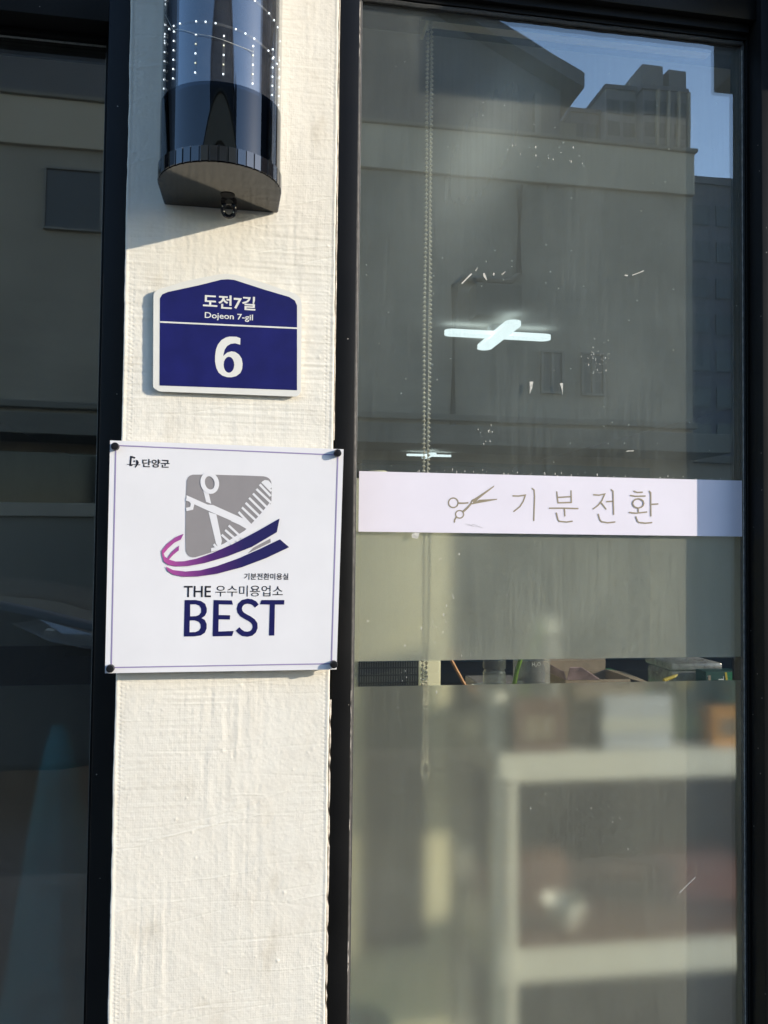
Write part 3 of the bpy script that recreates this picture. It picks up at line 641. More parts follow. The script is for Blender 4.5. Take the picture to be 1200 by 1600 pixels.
# scraps of old tape left on the glass
def scrap(cx, cz, pts):
    q = [(cx+a/1000, cz+b/1000) for a, b in pts]
    Flat().plate(q, GY-0.0005, GY-0.0001).build('tape_scrap', M['tape'], p_o)
scrap(0.315, 1.889, [(-8, -8), (-6.5, -9), (8.5, 6.5), (7, 8)]); scrap(0.330, 1.903, [(-2, -2.5), (-1, -3), (2, 3), (1.4, 3.4)])
scrap(0.3425, 1.893, [(-2.5, 5), (0, 5.5), (4, -4.5), (3.2, -5.5), (-1.5, -0.5)]); scrap(0.358, 1.897, [(-3, -1), (-1, -2), (0, 2), (-2, 3)])
scrap(0.371, 1.900, [(-3, -2), (-1, -2.5), (4, 2.5), (3, 3)]); scrap(0.585, 1.914, [(-10, -3.5), (-9, -4.5), (9, 3), (10, 5)]); scrap(0.566, 1.909, [(-3, -1), (2, -1), (3, 1), (-2, 1.2)])
scrap(0.4155, 1.7315, [(-2.5, 8), (3.2, 8.5), (1.5, -2), (-2.6, -11), (-2.0, -2)]); scrap(0.463, 1.731, [(-3, 8), (2.5, 8.5), (2, 2), (1.6, -10), (0.6, -3), (-1, 3)])
scrap(0.572, 1.640, [(-7, -0.6), (6, 0.2), (7, 1.5), (-2, 1.4)]); scrap(0.665, 0.985, [(-13, -9), (-12.5, -9.6), (14, 13), (13.5, 13.4)])
scrap(0.242, 1.507, [(-5, -2), (3, -3), (6, 5), (-1, 5.5), (-6, 3)])
rs = random.Random(12)
def specks(name, cx, cz, sx, sz, n, r0, r1):
    b = Flat()
    for i in range(n):
        x = cx+rs.gauss(0, sx); z = cz+rs.gauss(0, sz); r = rs.uniform(r0, r1); e = rs.uniform(0.8, 2.6)
        b.poly([(x+r*math.cos(t*PI/3), z+r*e*math.sin(t*PI/3)) for t in range(6)], GY-0.0002-i*2e-6)
    o = b.build(name, M['tape'], p_o); o['kind'] = 'stuff'
specks('dirt_specks', 0.519, 1.776, 0.010, 0.014, 46, 0.0003, 0.0007); specks('dirt_specks', 0.35, 1.655, 0.010, 0.008, 12, 0.0003, 0.0008)
specks('dirt_specks', 0.43, 2.09, 0.05, 0.010, 18, 0.0004, 0.0011); specks('dirt_specks', 0.45, 1.602, 0.16, 0.0018, 60, 0.0003, 0.0009)
specks('dirt_specks', 0.26, 1.36, 0.06, 0.05, 40, 0.0004, 0.0010); specks('dirt_specks', 0.55, 1.1, 0.12, 0.14, 60, 0.0003, 0.0008)

# the next window along, just outside the picture: the low sun reaches the room through it as well
nw = thing('shop_window', 'clear shop window to the right of the frosted one, just past its black jamb', 'window', (1.55, 0.04, 0.0))
fr = MB(); fr.box(0.809, 0.83, 0.001, 0.075, 0.0, 2.418); fr.box(2.25, 2.2995, 0.001, 0.075, 0.0, 2.418); fr.box(0.8302, 2.2498, 0.0015, 0.075, 2.30, 2.418); fr.box(0.8302, 2.2498, 0.0015, 0.075, 0.0, 0.09)
fr.build('frame', M['black'], nw)
np_ = MB().box(0.828, 2.252, GY, GY+0.005, 0.085, 2.302).build('glass_pane', [M['glass'], M['glass_back']], nw)
for f in np_.data.polygons: f.material_index = 0 if f.normal.y < -0.5 else 1

# ---------------------------------------------------------------- left window, deep in the pillar's shade
lw_ = thing('shop_window', 'left shop window in deep shade with black frame and frosted lower film', 'window', (-0.75, 0.1, 0.0))
fr = MB()
fr.box(-0.2030, -0.1668, 0.050, 0.16, 0.0, 2.338, 0.0012); fr.box(-1.318, -1.27, 0.050, 0.16, 0.0, 2.338, 0.0012)
fr.box(-1.27, -0.2031, 0.0505, 0.16, 2.2290, 2.338, 0.0012); fr.box(-1.27, -0.2031, 0.0505, 0.16, 0.0, 0.09, 0.0012)
fr.build('frame', M['navy'], lw_, smooth=True)
bd = MB(); bd.box(-0.2125, -0.2032, 0.088, 0.15, 0.09, 2.2289, 0.0007); bd.box(-1.27, -0.2126, 0.086, 0.15, 2.2205, 2.2289, 0.0007); bd.build('glazing_bead', M['black'], lw_)
gk = MB(); gk.tube([(-0.2132, 0.0975, 0.09+i*0.02) for i in range(107)], 0.0012, 6); gk.tube([(-1.27, 0.0965, 2.2190), (-0.7, 0.0965, 2.2186), (-0.2140, 0.0965, 2.2190)], 0.0016, 6); gk.build('gasket_lip', M['gasket'], lw_)
p_l = MB().box(-1.272, -0.2128, LY, LY+0.005, 0.085, 2.221).build('glass_pane', [M['glass_grey'], M['glass_back']], lw_)
for f in p_l.data.polygons: f.material_index = 0 if f.normal.y < -0.5 else 1
for a, b in ((1.345, 1.5494), (0.10, 1.2891)):
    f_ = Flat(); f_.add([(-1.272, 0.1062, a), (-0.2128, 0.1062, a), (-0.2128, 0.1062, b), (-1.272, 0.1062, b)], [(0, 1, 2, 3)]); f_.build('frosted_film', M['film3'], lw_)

# ================================================================ things on the pillar
# barber light: a clear D-shaped tube with mirror-black core, smoked foot and ribbed end cap
LX, LC = -0.0402, 0.068
def dshape(Rr, n=48, back=0.975, pc=LC):
    pts = [(LX-Rr*back, -0.001), (LX-Rr, -pc)]
    pts += [(LX-Rr*math.cos(PI*k/n), -pc-Rr*math.sin(PI*k/n)) for k in range(1, n)]
    return pts+[(LX+Rr, -pc), (LX+Rr*back, -0.001)]
def dwall(Rr, z0, z1, m, name, parent, zs=None):
    p = dshape(Rr); n = len(p); b = Flat(); zs = zs or [z0, z1]
    b.add([(x, y, z) for z in zs for x, y in p], [(j*n+i, j*n+i+1, (j+1)*n+i+1, (j+1)*n+i) for j in range(len(zs)-1) for i in range(n-1)])
    return b.build(name, m, parent, smooth=True, angle=60)
lamp = thing('barber_light', 'black ribbed barber light with clear tube and white LED dots on the pillar', 'lamp', (LX, 0.0, 1.953))
Rc = 0.0770; cap = MB(); out = []
base = dshape(Rc, 120)
arc = [0.0]
for i in range(1, len(base)): arc.append(arc[-1]+math.dist(base[i], base[i-1]))
nr = 34; tot = arc[-1]
def along(s):
    for i in range(1, len(base)):
        if s <= arc[i]:
            t = (s-arc[i-1])/(arc[i]-arc[i-1]); a, b = base[i-1], base[i]
            d = Vector((b[0]-a[0], b[1]-a[1])).normalized(); return Vector((a[0]+(b[0]-a[0])*t, a[1]+(b[1]-a[1])*t)), Vector((-d.y, d.x))
    return Vector(base[-1]), Vector((0, 1))
for k in range(nr):                                        # broad flutes with narrow grooves between
    for fr_, dp in ((0.04, 0.0), (0.10, 0.0015), (0.90, 0.0015), (0.96, 0.0)):
        p, nn = along((k+fr_)/nr*tot*0.9995)
        if (p+nn-Vector((LX, -LC))).length < (p-nn-Vector((LX, -LC))).length: nn = -nn
        out.append(p+nn*dp)
zb, zt = 1.953, 1.9725; n = len(out)
cap.add([(p.x, p.y, zb+0.001) for p in out]+[(p.x, p.y, zt) for p in out], [(i, i+1, n+i+1, n+i) for i in range(n-1)])
cap.add([(p.x, p.y, zt) for p in out], [tuple(range(n))]); cap.add([(p.x, p.y, zb+0.001) for p in out], [tuple(reversed(range(n)))])
cap.build('end_cap', M['gloss_black'], lamp)
bp = [(LX+(p.x-LX)*0.985, -0.002+(p.y+0.002)*0.985) for p in out]
bb = MB(); nb = len(bp)
bb.add([(x, y, zb) for x, y in bp]+[(x, y, zb+0.0012) for x, y in bp], [tuple(reversed(range(nb)))]+[(i, (i+1) % nb, nb+(i+1) % nb, nb+i) for i in range(nb)])
bb.build('base_plate', M['base_black'], lamp)
MB().lathe((LX+0.009, -0.050, zb-0.0008), [(0.0095, 0), (0.0095, 0.0012)], 24).build('screw_hole', M['hole_black'], lamp)
lp = MB(); lp.tube([(LX+0.010+0.0082*math.cos(t), -0.014-0.004*math.sin(t), zb-0.0055+0.0082*math.sin(t)) for t in [2*PI*i/20 for i in range(20)]], 0.0031, 8, closed=True)
lp.build('cable_loop', M['gloss_black'], lamp, smooth=True)
dwall(0.0762, zt, 2.62, M['tube'], 'clear_tube', lamp, [zt, 2.1, 2.3, 2.62])
dwall(0.0766, zt, 2.052, M['smoke'], 'smoked_band', lamp)
dwall(0.0728, zt, 2.62, M['core'], 'mirror_core', lamp)
MB().box(LX-0.078, LX+0.078, -0.146, -0.001, 2.62, 2.65, 0.003).build('top_cap', M['gloss_black'], lamp)
def on_tube(s, z, Rr=0.0752):
    """s = angle in degrees round the front, 0 = left side, 180 = right side"""
    a = R(s); return Vector((LX-Rr*math.cos(a), -LC-Rr*math.sin(a), z)), Vector((-math.cos(a), -math.sin(a), 0))
def led_row(pts, lit):
    rb = MB()
    ps = [on_tube(s, z, 0.0734) for s, z in pts]
    for i in range(len(ps)-1):
        (p, nn), (q, n2) = ps[i], ps[i+1]; t = (q-p); u = t.cross(nn).normalized()*0.0016
        rb.add([p-u, q-u, q+u, p+u], [(0, 1, 2, 3)])
    o = rb.build('led_strip', M['ribbon_clear'], lamp)
    for (p, nn), on in zip(ps, lit):
        if not on: continue
        t = nn.cross(Vector((0, 0, 1))).normalized()*0.0008; u = Vector((0, 0, 0.0008)); c = p+nn*0.0007
        MB().add([c-t-u, c+t-u, c+t+u, c-t+u, p-t-u, p+t-u, p+t+u, p-t+u], [(0, 1, 2, 3), (0, 4, 5, 1), (1, 5, 6, 2), (2, 6, 7, 3), (3, 7, 4, 0)]).build('led_chip', M['led'] if on == 1 else M['led_warm'], o)
M['ribbon_clear'] = clear_mat('thin_led_ribbon', (0.72, 0.72, 0.72), 0.05, 0.2, 0.05)
for s, z0, k, w in ((-8, 2.064, 7, 0), (12, 2.060, 8, 0), (38, 2.058, 6, 0), (66, 2.056, 5, 1), (93, 2.054, 5, 1), (122, 2.052, 5, 1), (150, 2.054, 6, 0), (172, 2.056, 6, 0), (188, 2.06, 7, 0)):
    led_row([(s, z0+0.009+i*0.0118) for i in range(k)], [(2 if (w and i % 2) else 1) for i in range(k)])
for z0, dz, st in ((2.128, -0.0002, 9.5), (2.176, -0.0002, 9.5)):
    led_row([(-10+i*st, z0+0.014-i*st*0.00018) for i in range(22)], [1 if (i % 4) != 3 else 0 for i in range(22)])
wr = MB(); wp = [on_tube(12, 2.152)[0], on_tube(20, 2.158)[0], on_tube(38, 2.128)[0], on_tube(50, 2.122)[0], on_tube(66, 2.112)[0], on_tube(80, 2.108)[0], on_tube(93, 2.104)[0], on_tube(122, 2.10)[0]]
wr.tube(wp, 0.00035, 5); wr.build('thin_wire', M['tape'], lamp)

# blue house-number plate
pl = thing('address_plate', 'blue house-number plate reading 6 with a pale border and pointed top', 'number plate', (-0.0293, -0.004, 1.7745))
PX, PZ = -0.0293, 1.7745
MB().plate(mm(rounded(ART['p_out'], 3.0), PX, PZ), -0.0062, -0.0034).build('backing', M['plate_white'], pl)
Flat().poly(mm(ART['p_in'], PX, PZ), -0.0064).build('blue_face', M['plate_blue'], pl)
Flat().poly(mm(ART['p_line'], PX, PZ), -0.0066).build('dividing_line', M['plate_white'], pl)
MB().box(PX-0.05, PX+0.05, -0.0034, 0.002, PZ-0.04, PZ+0.04).build('mounting_pad', M['pin'], pl)
def rct(k, cx, cz): (a, b), (c, d) = ART[k]; return (cx+a/1000, cx+c/1000, cz+d/1000, cz+b/1000)
text('lettering', '\ub3c4\uc8047\uae38', rct('p_ko', PX, PZ), -0.0066, M['plate_white'], pl, 0.022)
text('lettering', 'Dojeon 7-gil', rct('p_en', PX, PZ), -0.0066, M['plate_white'], pl, 0.012)
Flat().poly(mm(ART['six'], PX, PZ), -0.0066, [mm(ART['sixh'], PX, PZ)]).build('number', M['plate_white'], pl)

# white acrylic award sign on four pins
SX, SZ = -0.0250, 1.4755
sg = thing('award_sign', 'square white acrylic award sign reading THE BEST on four dark pins', 'sign', (SX, -0.015, SZ))
cs = mm(ART['corners'], SX, SZ)
MB().plate(cs, -0.0165, -0.0128).build('panel', M['white_print'], sg)
ys = -0.0168
bo = mm(ART['border'], SX, SZ); Flat().stroke(bo+[bo[0]], 0.0016, ys, closed=True).build('border_line', M['lilac'], sg)
for (x, z) in mm(ART['pins'], SX, SZ):
    q = MB().lathe((x, -0.0166, z), [(0.0052, 0), (0.0052, 0.0058), (0.0046, 0.0072), (0.0030, 0.0077)], 20, 'y')
    po = q.build('standoff_pin', M['pin'], sg, smooth=True)
    MB().lathe((x, -0.0002, z), [(0.0042, -0.001), (0.0042, 0.0128)], 12, 'y').build('spacer', M['pin'], po)
Flat().poly(mm(chaikin(ART['square'], 1), SX, SZ), ys).build('emblem_square', M['grey_ink'], sg)
wh = Flat(); k = 0
def wpoly(p):
    global k
    wh.poly(mm(p, SX, SZ), ys-0.0002-k*1.2e-5); k += 1
for p in ('blade1a', 'blade1b', 'blade2', 'blade2b', 'spine', 'combend'): wpoly(ART[p])
for t in ART['teeth']: wpoly(t)
rc, rt = mm(ART['ring1'], SX, SZ)
wh.stroke([(rc[0]+0.0095*math.cos(t*PI/12)*0.98-0.0012*math.sin(t*PI/12), rc[1]+0.0118*math.sin(t*PI/12)) for t in range(24)], 0.0058, ys-0.0005, closed=True)
r2 = mm(ART['ring2'], SX, SZ); wh.stroke(r2, 0.0045, ys-0.00052, caps=False)
wh.build('scissors_and_comb', M['white_print'], sg)
rbn = Flat(); rbn.poly(mm(ART['rib1'], SX, SZ), ys-0.0006); rbn.poly(mm(ART['rib1tail'], SX, SZ), ys-0.00062); rbn.poly(mm(ART['rib2'], SX, SZ), ys-0.00064)
rbn.build('ribbon_swoosh', M['ribbon_ink'], sg)
Flat().poly(mm(ART['chip'], SX, SZ), ys).build('emblem_chip', M['grey_ink'], sg)
lg = Flat()
for i, p in enumerate(ART['logo']): lg.poly(mm(p, SX, SZ), ys-i*2e-5)
lg.build('county_emblem', M['ink'], sg)
text('lettering', '\ub2e8\uc591\uad70', rct('danyang', SX, SZ), ys, M['ink'], sg, 0.02)
text('lettering', '\uae30\ubd84\uc804\ud658\ubbf8\uc6a9\uc2e4', rct('salon', SX, SZ), ys, M['ink'], sg, 0.012)
text('lettering', 'THE', rct('the', SX, SZ), ys, M['ink'], sg, 0.008)
text('lettering', '\uc6b0\uc218\ubbf8\uc6a9\uc5c5\uc18c', rct('excel', SX, SZ), ys, M['ink'], sg, 0.0)
be = Flat()
be.poly(mm(ART['Bout'], SX, SZ), ys, [mm(ART['Bh1'], SX, SZ), mm(ART['Bh2'], SX, SZ)]); be.poly(mm(ART['E'], SX, SZ), ys); be.poly(mm(ART['T'], SX, SZ), ys)
be.stroke(mm(ART['S'], SX, SZ), 0.0067, ys, caps=False)
be.build('large_lettering', M['navy_ink'], sg)

# ================================================================ inside the shop
rb = thing('roller_blind', 'rolled-up roller blind with an ivory bead chain hanging behind the right window', 'blind', (0.49, 0.11, 2.34))
q = MB(); q.tube([(0.272, 0.118, 2.352), (0.755, 0.118, 2.352)], 0.030, 20); q.build('fabric_roll', M['fabric'], rb, smooth=True)
MB().box(0.2655, 0.2715, 0.086, 0.15, 2.315, 2.40, 0.002).build('bracket', M['cream'], rb)
ch = MB(); cc = 0; z = 2.30
def bead(x, z):
    r = 0.0031; vs = [(x, 0.086, z+r), (x, 0.086, z-r)]+[(x+r*math.cos(t*PI/3), 0.086+r*math.sin(t*PI/3), z) for t in range(6)]
    ch.add(vs, [(0, 2+t, 2+(t+1) % 6) for t in range(6)]+[(1, 2+(t+1) % 6, 2+t) for t in range(6)])
while z > 1.172:
    s = (2.30-z)/1.13; xo = 0.0028+0.0014*math.sin(s*PI)+0.0006*math.sin(s*19)
    bead(0.2682-xo+0.0012*s, z); bead(0.2682+xo+0.0012*s, z+0.0035); z -= 0.0070
for x in (-1, 1): ch.tube([(0.2682+x*0.0022, 0.086, 2.30), (0.2682+x*0.003, 0.086, 1.7), (0.2694+x*0.002, 0.086, 1.17)], 0.0006, 5)
ch.tube([(0.2694+0.005*math.cos(t), 0.086, 1.160+0.013*math.sin(t)) for t in [2*PI*i/16 for i in range(16)]], 0.0023, 6, closed=True)
ch.build('bead_chain', M['bead'], rb, smooth=True, angle=80)

ap = thing('air_purifier', 'tall cream air purifier with dark grille behind the left of the frosted film', 'air purifier', (0.27, 0.54, 0.02))
MB().box(0.172, 0.3753, 0.420, 0.66, 0.02, 1.620, 0.006).build('body', M['cream'], ap, smooth=True)
gr = MB().box(0.2147, 0.3306, 0.4185, 0.4197, 0.77, 1.2760, 0.0004).build('grille', M['grille'], ap)
sl = MB(); sl_m = mat('grille_slat', (0.13, 0.13, 0.115), 0.5)
for i in range(24): sl.box(0.2170+i*0.00467, 0.2191+i*0.00467, 0.4172, 0.4184, 0.775, 1.271)
for i in range(35): sl.box(0.2155, 0.3300, 0.4165, 0.4175, 0.782+i*0.0140, 0.7846+i*0.0140, mi=1)
sl.build('grille_slats', [sl_m, M['grille']], gr)
MB().lathe((0.250, 0.440, 1.620), [(0.0195, 0), (0.0195, 0.012), (0.018, 0.015), (0.014, 0.016)], 24).build('top_knob', M['cream'], ap, smooth=True)

rk = thing('storage_rack', 'white slotted-angle storage rack behind the frosted window film', 'rack', (0.75, 0.42, 0.02))
def shelf(zt, h):
    b = MB(); b.box(0.4195, 1.12, 0.2495, 0.2535, zt-h, zt, 0.001); b.box(0.4195, 1.12, 0.604, 0.608, zt-h, zt, 0.001)
    b.box(0.4195, 0.4235, 0.254, 0.6035, zt-h, zt, 0.001); b.box(1.116, 1.12, 0.254, 0.6035, zt-h, zt, 0.001); b.box(0.424, 1.1155, 0.254, 0.6035, zt-0.004, zt-0.001)
    b.build('shelf', M['rack'], rk)
for zt, h in ((1.1440, 0.047), (0.8215, 0.054), (0.44, 0.054)): shelf(zt, h)
for (px, py, sx, sy) in ((0.4165, 0.2465, 1, 1), (1.123, 0.2465, -1, 1), (0.4165, 0.611, 1, -1), (1.123, 0.611, -1, -1)):
    b = MB(); w = 0.040
    xs = sorted((px, px+sx*w)); ysr = sorted((py, py+sy*0.0022)); 
    def strip(front):
        z = 0.02
        while z < 1.095:
            if front:
                b.box(xs[0], xs[0]+w*0.26, ysr[0], ysr[1], z, z+0.016); b.box(xs[1]-w*0.26, xs[1], ysr[0], ysr[1], z, z+0.016); b.box(xs[0]+w*0.26, xs[1]-w*0.26, ysr[0], ysr[1], z+0.0065, z+0.016)
            else:
                yy = sorted((py+sy*0.0024, py+sy*w)); xx = sorted((px, px+sx*0.0022)); b.box(xx[0], xx[1], yy[0], yy[1], z, z+0.016)
            z += 0.016
    strip(True); strip(False); b.build('post', M['rack'], rk)

def on_shelf(name, label, cat, x, y, z=1.1435, group=None): return thing(name, label, cat, (x, y, z), group)
bo_ = on_shelf('water_bottle', 'clear plastic water bottle standing on the top shelf of the rack', 'bottle', 0.5175, 0.31)
MB().lathe((0.5175, 0.31, 1.1435), [(0.031, 0), (0.0335, 0.003), (0.0335, 0.160), (0.031, 0.172), (0.027, 0.180), (0.027, 0.200)], 32).build('body', M['bottle'], bo_, smooth=True)
MB().lathe((0.5175, 0.31, 1.3435), [(0.029, 0), (0.029, 0.022), (0.027, 0.024)], 32).build('cap', M['white_cer'], bo_, smooth=True)
MB().lathe((0.5175, 0.31, 1.1455), [(0.0300, 0), (0.0318, 0.002), (0.0318, 0.09)], 32).build('contents', mat('milky_contents', (0.36, 0.36, 0.32), 0.6), bo_, smooth=True)
text('lettering', 'H\u2082O', (0.506, 0.522, 1.2790, 1.2870), 0.2745, M['white_cer'], bo_)
MB().box(0.487, 0.495, 0.276, 0.282, 1.318, 1.331, 0.001).build('carry_loop', M['lime'], bo_)
jr = on_shelf('small_jar', 'small clear jar with grey lid beside the water bottle', 'jar', 0.4535, 0.33)
MB().lathe((0.4535, 0.33, 1.1435), [(0.018, 0), (0.021, 0.004), (0.021, 0.118), (0.017, 0.126)], 24).build('body', M['bottle'], jr, smooth=True)
MB().lathe((0.4535, 0.33, 1.2695), [(0.021, 0), (0.021, 0.017), (0.019, 0.019)], 24).build('lid', mat('grey_lid', (0.12, 0.12, 0.11), 0.5), jr, smooth=True)
cu = on_shelf('white_cup', 'white cup with an orange pencil in it on the rack', 'cup', 0.425, 0.30)
MB().lathe((0.425, 0.30, 1.1435), [(0.018, 0), (0.022, 0.004), (0.024, 0.100), (0.0225, 0.100), (0.020, 0.006)], 24).build('body', M['white_cer'], cu, smooth=True)
pc = thing('orange_pencil', 'orange wooden pencil leaning out of the white cup', 'pencil', (0.432, 0.30, 1.15))
MB().tube([(0.437, 0.30, 1.162), (0.350, 0.296, 1.314)], 0.0030, 6).build('shaft', M['orange'], pc)
MB().tube([(0.350, 0.296, 1.314), (0.3460, 0.2958, 1.321)], [0.003, 0.0006], 6).build('tip', M['card'], pc)
br = thing('lime_stirrer', 'lime green plastic stirrer leaning against the water bottle', 'stirrer', (0.470, 0.29, 1.1435))
MB().tube([(0.4610, 0.300, 1.147), (0.4830, 0.290, 1.2690), (0.4985, 0.268, 1.345)], [0.004, 0.004, 0.0034], 8).build('handle', M['lime'], br, smooth=True)
MB().tube([(0.4985, 0.268, 1.345), (0.503, 0.266, 1.365)], [0.0034, 0.006], 8).build('paddle', M['lime'], br, smooth=True)
cb = on_shelf('cardboard_box', 'open brown cardboard box with raised flaps on the rack', 'box', 0.64, 0.34)
b = MB(); b.box(0.575, 0.700, 0.290, 0.293, 1.1440, 1.252); b.box(0.575, 0.700, 0.392, 0.395, 1.1440, 1.252); b.box(0.575, 0.578, 0.2932, 0.3918, 1.1440, 1.252); b.box(0.697, 0.700, 0.2932, 0.3918, 1.1440, 1.252); b.box(0.5782, 0.6968, 0.2932, 0.3918, 1.1445, 1.147)
b.build('carton', M['card'], cb)
f1 = MB(); f1.add([(0.5755, 0.290, 1.2525), (0.5755, 0.394, 1.2525), (0.570, 0.394, 1.272), (0.570, 0.290, 1.268), (0.5772, 0.290, 1.2525), (0.5772, 0.394, 1.2525), (0.5717, 0.394, 1.272), (0.5717, 0.290, 1.268)], [(0, 1, 2, 3), (7, 6, 5, 4), (0, 3, 7, 4), (1, 5, 6, 2), (2, 6, 7, 3), (0, 4, 5, 1)])
f1.build('flap', M['card_print'], cb)
f2 = MB(); f2.add([(0.6985, 0.290, 1.2525), (0.6985, 0.394, 1.2525), (0.738, 0.394, 1.247), (0.738, 0.290, 1.243), (0.6985, 0.290, 1.2543), (0.6985, 0.394, 1.2543), (0.738, 0.394, 1.2488), (0.738, 0.290, 1.2448)], [(3, 2, 1, 0), (4, 5, 6, 7), (0, 1, 5, 4), (2, 3, 7, 6), (1, 2, 6, 5), (3, 0, 4, 7)])
f2.build('flap', M['card'], cb)
f3 = MB(); f3.box(0.576, 0.699, 0.3952, 0.3970, 1.2515, 1.2775); f3.build('flap', M['card'], cb)
f4 = MB(); f4.add([(0.578, 0.2892, 1.252), (0.640, 0.2892, 1.252), (0.6, 0.276, 1.276), (0.578, 0.276, 1.276), (0.578, 0.2908, 1.2535), (0.640, 0.2908, 1.2535), (0.6, 0.2776, 1.2775), (0.578, 0.2776, 1.2775)], [(0, 1, 2, 3), (7, 6, 5, 4), (0, 3, 7, 4), (1, 5, 6, 2), (2, 6, 7, 3), (0, 4, 5, 1)])
f4.build('flap', M['card_print'], cb)
pp = on_shelf('paper_pack', 'pale blue wrapped paper pack at the front of the top shelf', 'paper pack', 0.674, 0.268)
MB().box(0.611, 0.738, 0.257, 0.285, 1.1440, 1.236, 0.004).build('wrapper', M['bluewhite'], pp)
MB().box(0.611, 0.738, 0.2560, 0.2568, 1.175, 1.200).build('band_label', M['white_cer'], pp)
bx = on_shelf('brown_carton', 'small brown carton standing in front of the water bottle', 'carton', 0.50, 0.262)
MB().box(0.452, 0.545, 0.2565, 0.2720, 1.1440, 1.235, 0.002).build('carton', M['brown'], bx)
MB().box(0.470, 0.525, 0.2560, 0.2564, 1.165, 1.205).build('label', M['card'], bx)
tb = on_shelf('clear_tub', 'translucent pale green lidded tub beside the dark green carton', 'tub', 0.845, 0.36)
MB().box(0.795, 0.895, 0.315, 0.415, 1.1440, 1.262, 0.008).build('body', M['tub'], tb, smooth=True)
MB().box(0.792, 0.898, 0.312, 0.418, 1.2622, 1.2760, 0.005).build('lid', M['tub'], tb, smooth=True)
yp = thing('yellow_pen', 'short yellow pen lying across the clear tub and carton', 'pen', (0.79, 0.30, 1.255))
MB().tube([(0.771, 0.300, 1.2470), (0.793, 0.303, 1.2530)], 0.0035, 8).build('barrel', M['yellow'], yp); MB().tube([(0.793, 0.303, 1.2530), (0.801, 0.304, 1.2565)], [0.0035, 0.001], 8).build('tip', M['yellow'], yp)
gb = on_shelf('tea_carton', 'dark green carton with white letters and a yellow stripe', 'carton', 0.872, 0.285)
MB().box(0.838, 0.905, 0.270, 0.306, 1.2145, 1.2665, 0.001).build('carton', M['green_box'], gb)
Flat().poly([(0.886, 1.216), (0.9045, 1.216), (0.9045, 1.265), (0.879, 1.265)], 0.2697).build('bright_corner', M['green_box2'], gb)
Flat().poly([(0.8825, 1.2165), (0.8865, 1.2165), (0.8795, 1.265), (0.8755, 1.265)], 0.2694).build('stripe', M['yellow'], gb)
text('lettering', 'TEH', (0.863, 0.8735, 1.2215, 1.258), 0.2694, M['white_cer'], gb, 0.0, rot=1)
Flat().poly([(0.8425, 1.232), (0.8475, 1.232), (0.8475, 1.260), (0.8425, 1.260)], 0.2694).build('label', M['card'], gb)
ob = on_shelf('orange_carton', 'orange carton under the dark green carton on the rack', 'carton', 0.86, 0.29)
MB().box(0.815, 0.9, 0.262, 0.312, 1.1440, 1.2142, 0.002).build('carton', M['orange_box'], ob)
MB().box(0.83, 0.885, 0.2614, 0.2618, 1.16, 1.195).build('label', M['card'], ob)
bw = on_shelf('white_bowl', 'white bowl on the brown tray of the lower shelf', 'bowl', 0.56, 0.32, 0.8301)
MB().lathe((0.56, 0.32, 0.8301), [(0.018, 0), (0.020, 0.004), (0.036, 0.030), (0.040, 0.046), (0.0385, 0.046), (0.033, 0.030), (0.015, 0.008)], 28).build('body', M['white_cer'], bw, smooth=True)
bb_ = on_shelf('brown_pouch', 'brown pouch behind the white bowl on the tray', 'pouch', 0.53, 0.45, 0.8301)
MB().box(0.47, 0.60, 0.42, 0.47, 0.8301, 0.925, 0.015).build('pouch', M['brown'], bb_, smooth=True)
rbx = on_shelf('red_carton', 'dull red carton at the right end of the lower shelf', 'carton', 0.86, 0.45, 0.8301)
MB().box(0.78, 0.94, 0.42, 0.50, 0.8301, 0.90, 0.003).build('carton', mat('dull_red_card', (0.20, 0.08, 0.07), 0.6, 0.2, 20), rbx)
tr = on_shelf('serving_tray', 'wide dark brown tray covering the lower shelf of the rack', 'tray', 0.74, 0.42, 0.8215)
MB().box(0.462, 1.06, 0.262, 0.595, 0.8216, 0.830, 0.002).build('base', M['brown'], tr)
q = MB(); q.box(0.455, 0.461, 0.256, 0.600, 0.8216, 0.845); q.box(1.061, 1.067, 0.256, 0.600, 0.8216, 0.845); q.box(0.4612, 1.0608, 0.596, 0.601, 0.8216, 0.845); q.box(0.4612, 1.0608, 0.256, 0.2612, 0.8216, 0.836); q.build('rim', M['brown'], tr)
for nm, lb, xa, xb_, ya, yb_, hh, mm_ in (('grey_carton', 'grey carton standing behind the water bottle on the top shelf', 0.46, 0.56, 0.48, 0.56, 0.075, 'tower'), ('green_carton', 'mid green carton at the back of the top shelf', 0.74, 0.79, 0.50, 0.57, 0.085, 'green_box2')):
    q = on_shelf(nm, lb, 'carton', (xa+xb_)/2, (ya+yb_)/2); MB().box(xa, xb_, ya, yb_, 1.1440, 1.1440+hh, 0.003).build('carton', M[mm_], q); MB().box(xa+0.015, xb_-0.015, ya-0.0008, ya-0.0002, 1.165, 1.19).build('label', M['white_cer'], q)
hm = thing('laundry_hamper', 'teal plastic laundry hamper low behind the frosted film', 'hamper', (0.168, 0.292, 0.02))
MB().lathe((0.168, 0.292, 0.02), [(0.065, 0), (0.068, 0.01), (0.080, 0.66), (0.084, 0.685), (0.078, 0.685), (0.064, 0.02)], 28).build('tub', M['teal_pl'], hm, smooth=True)

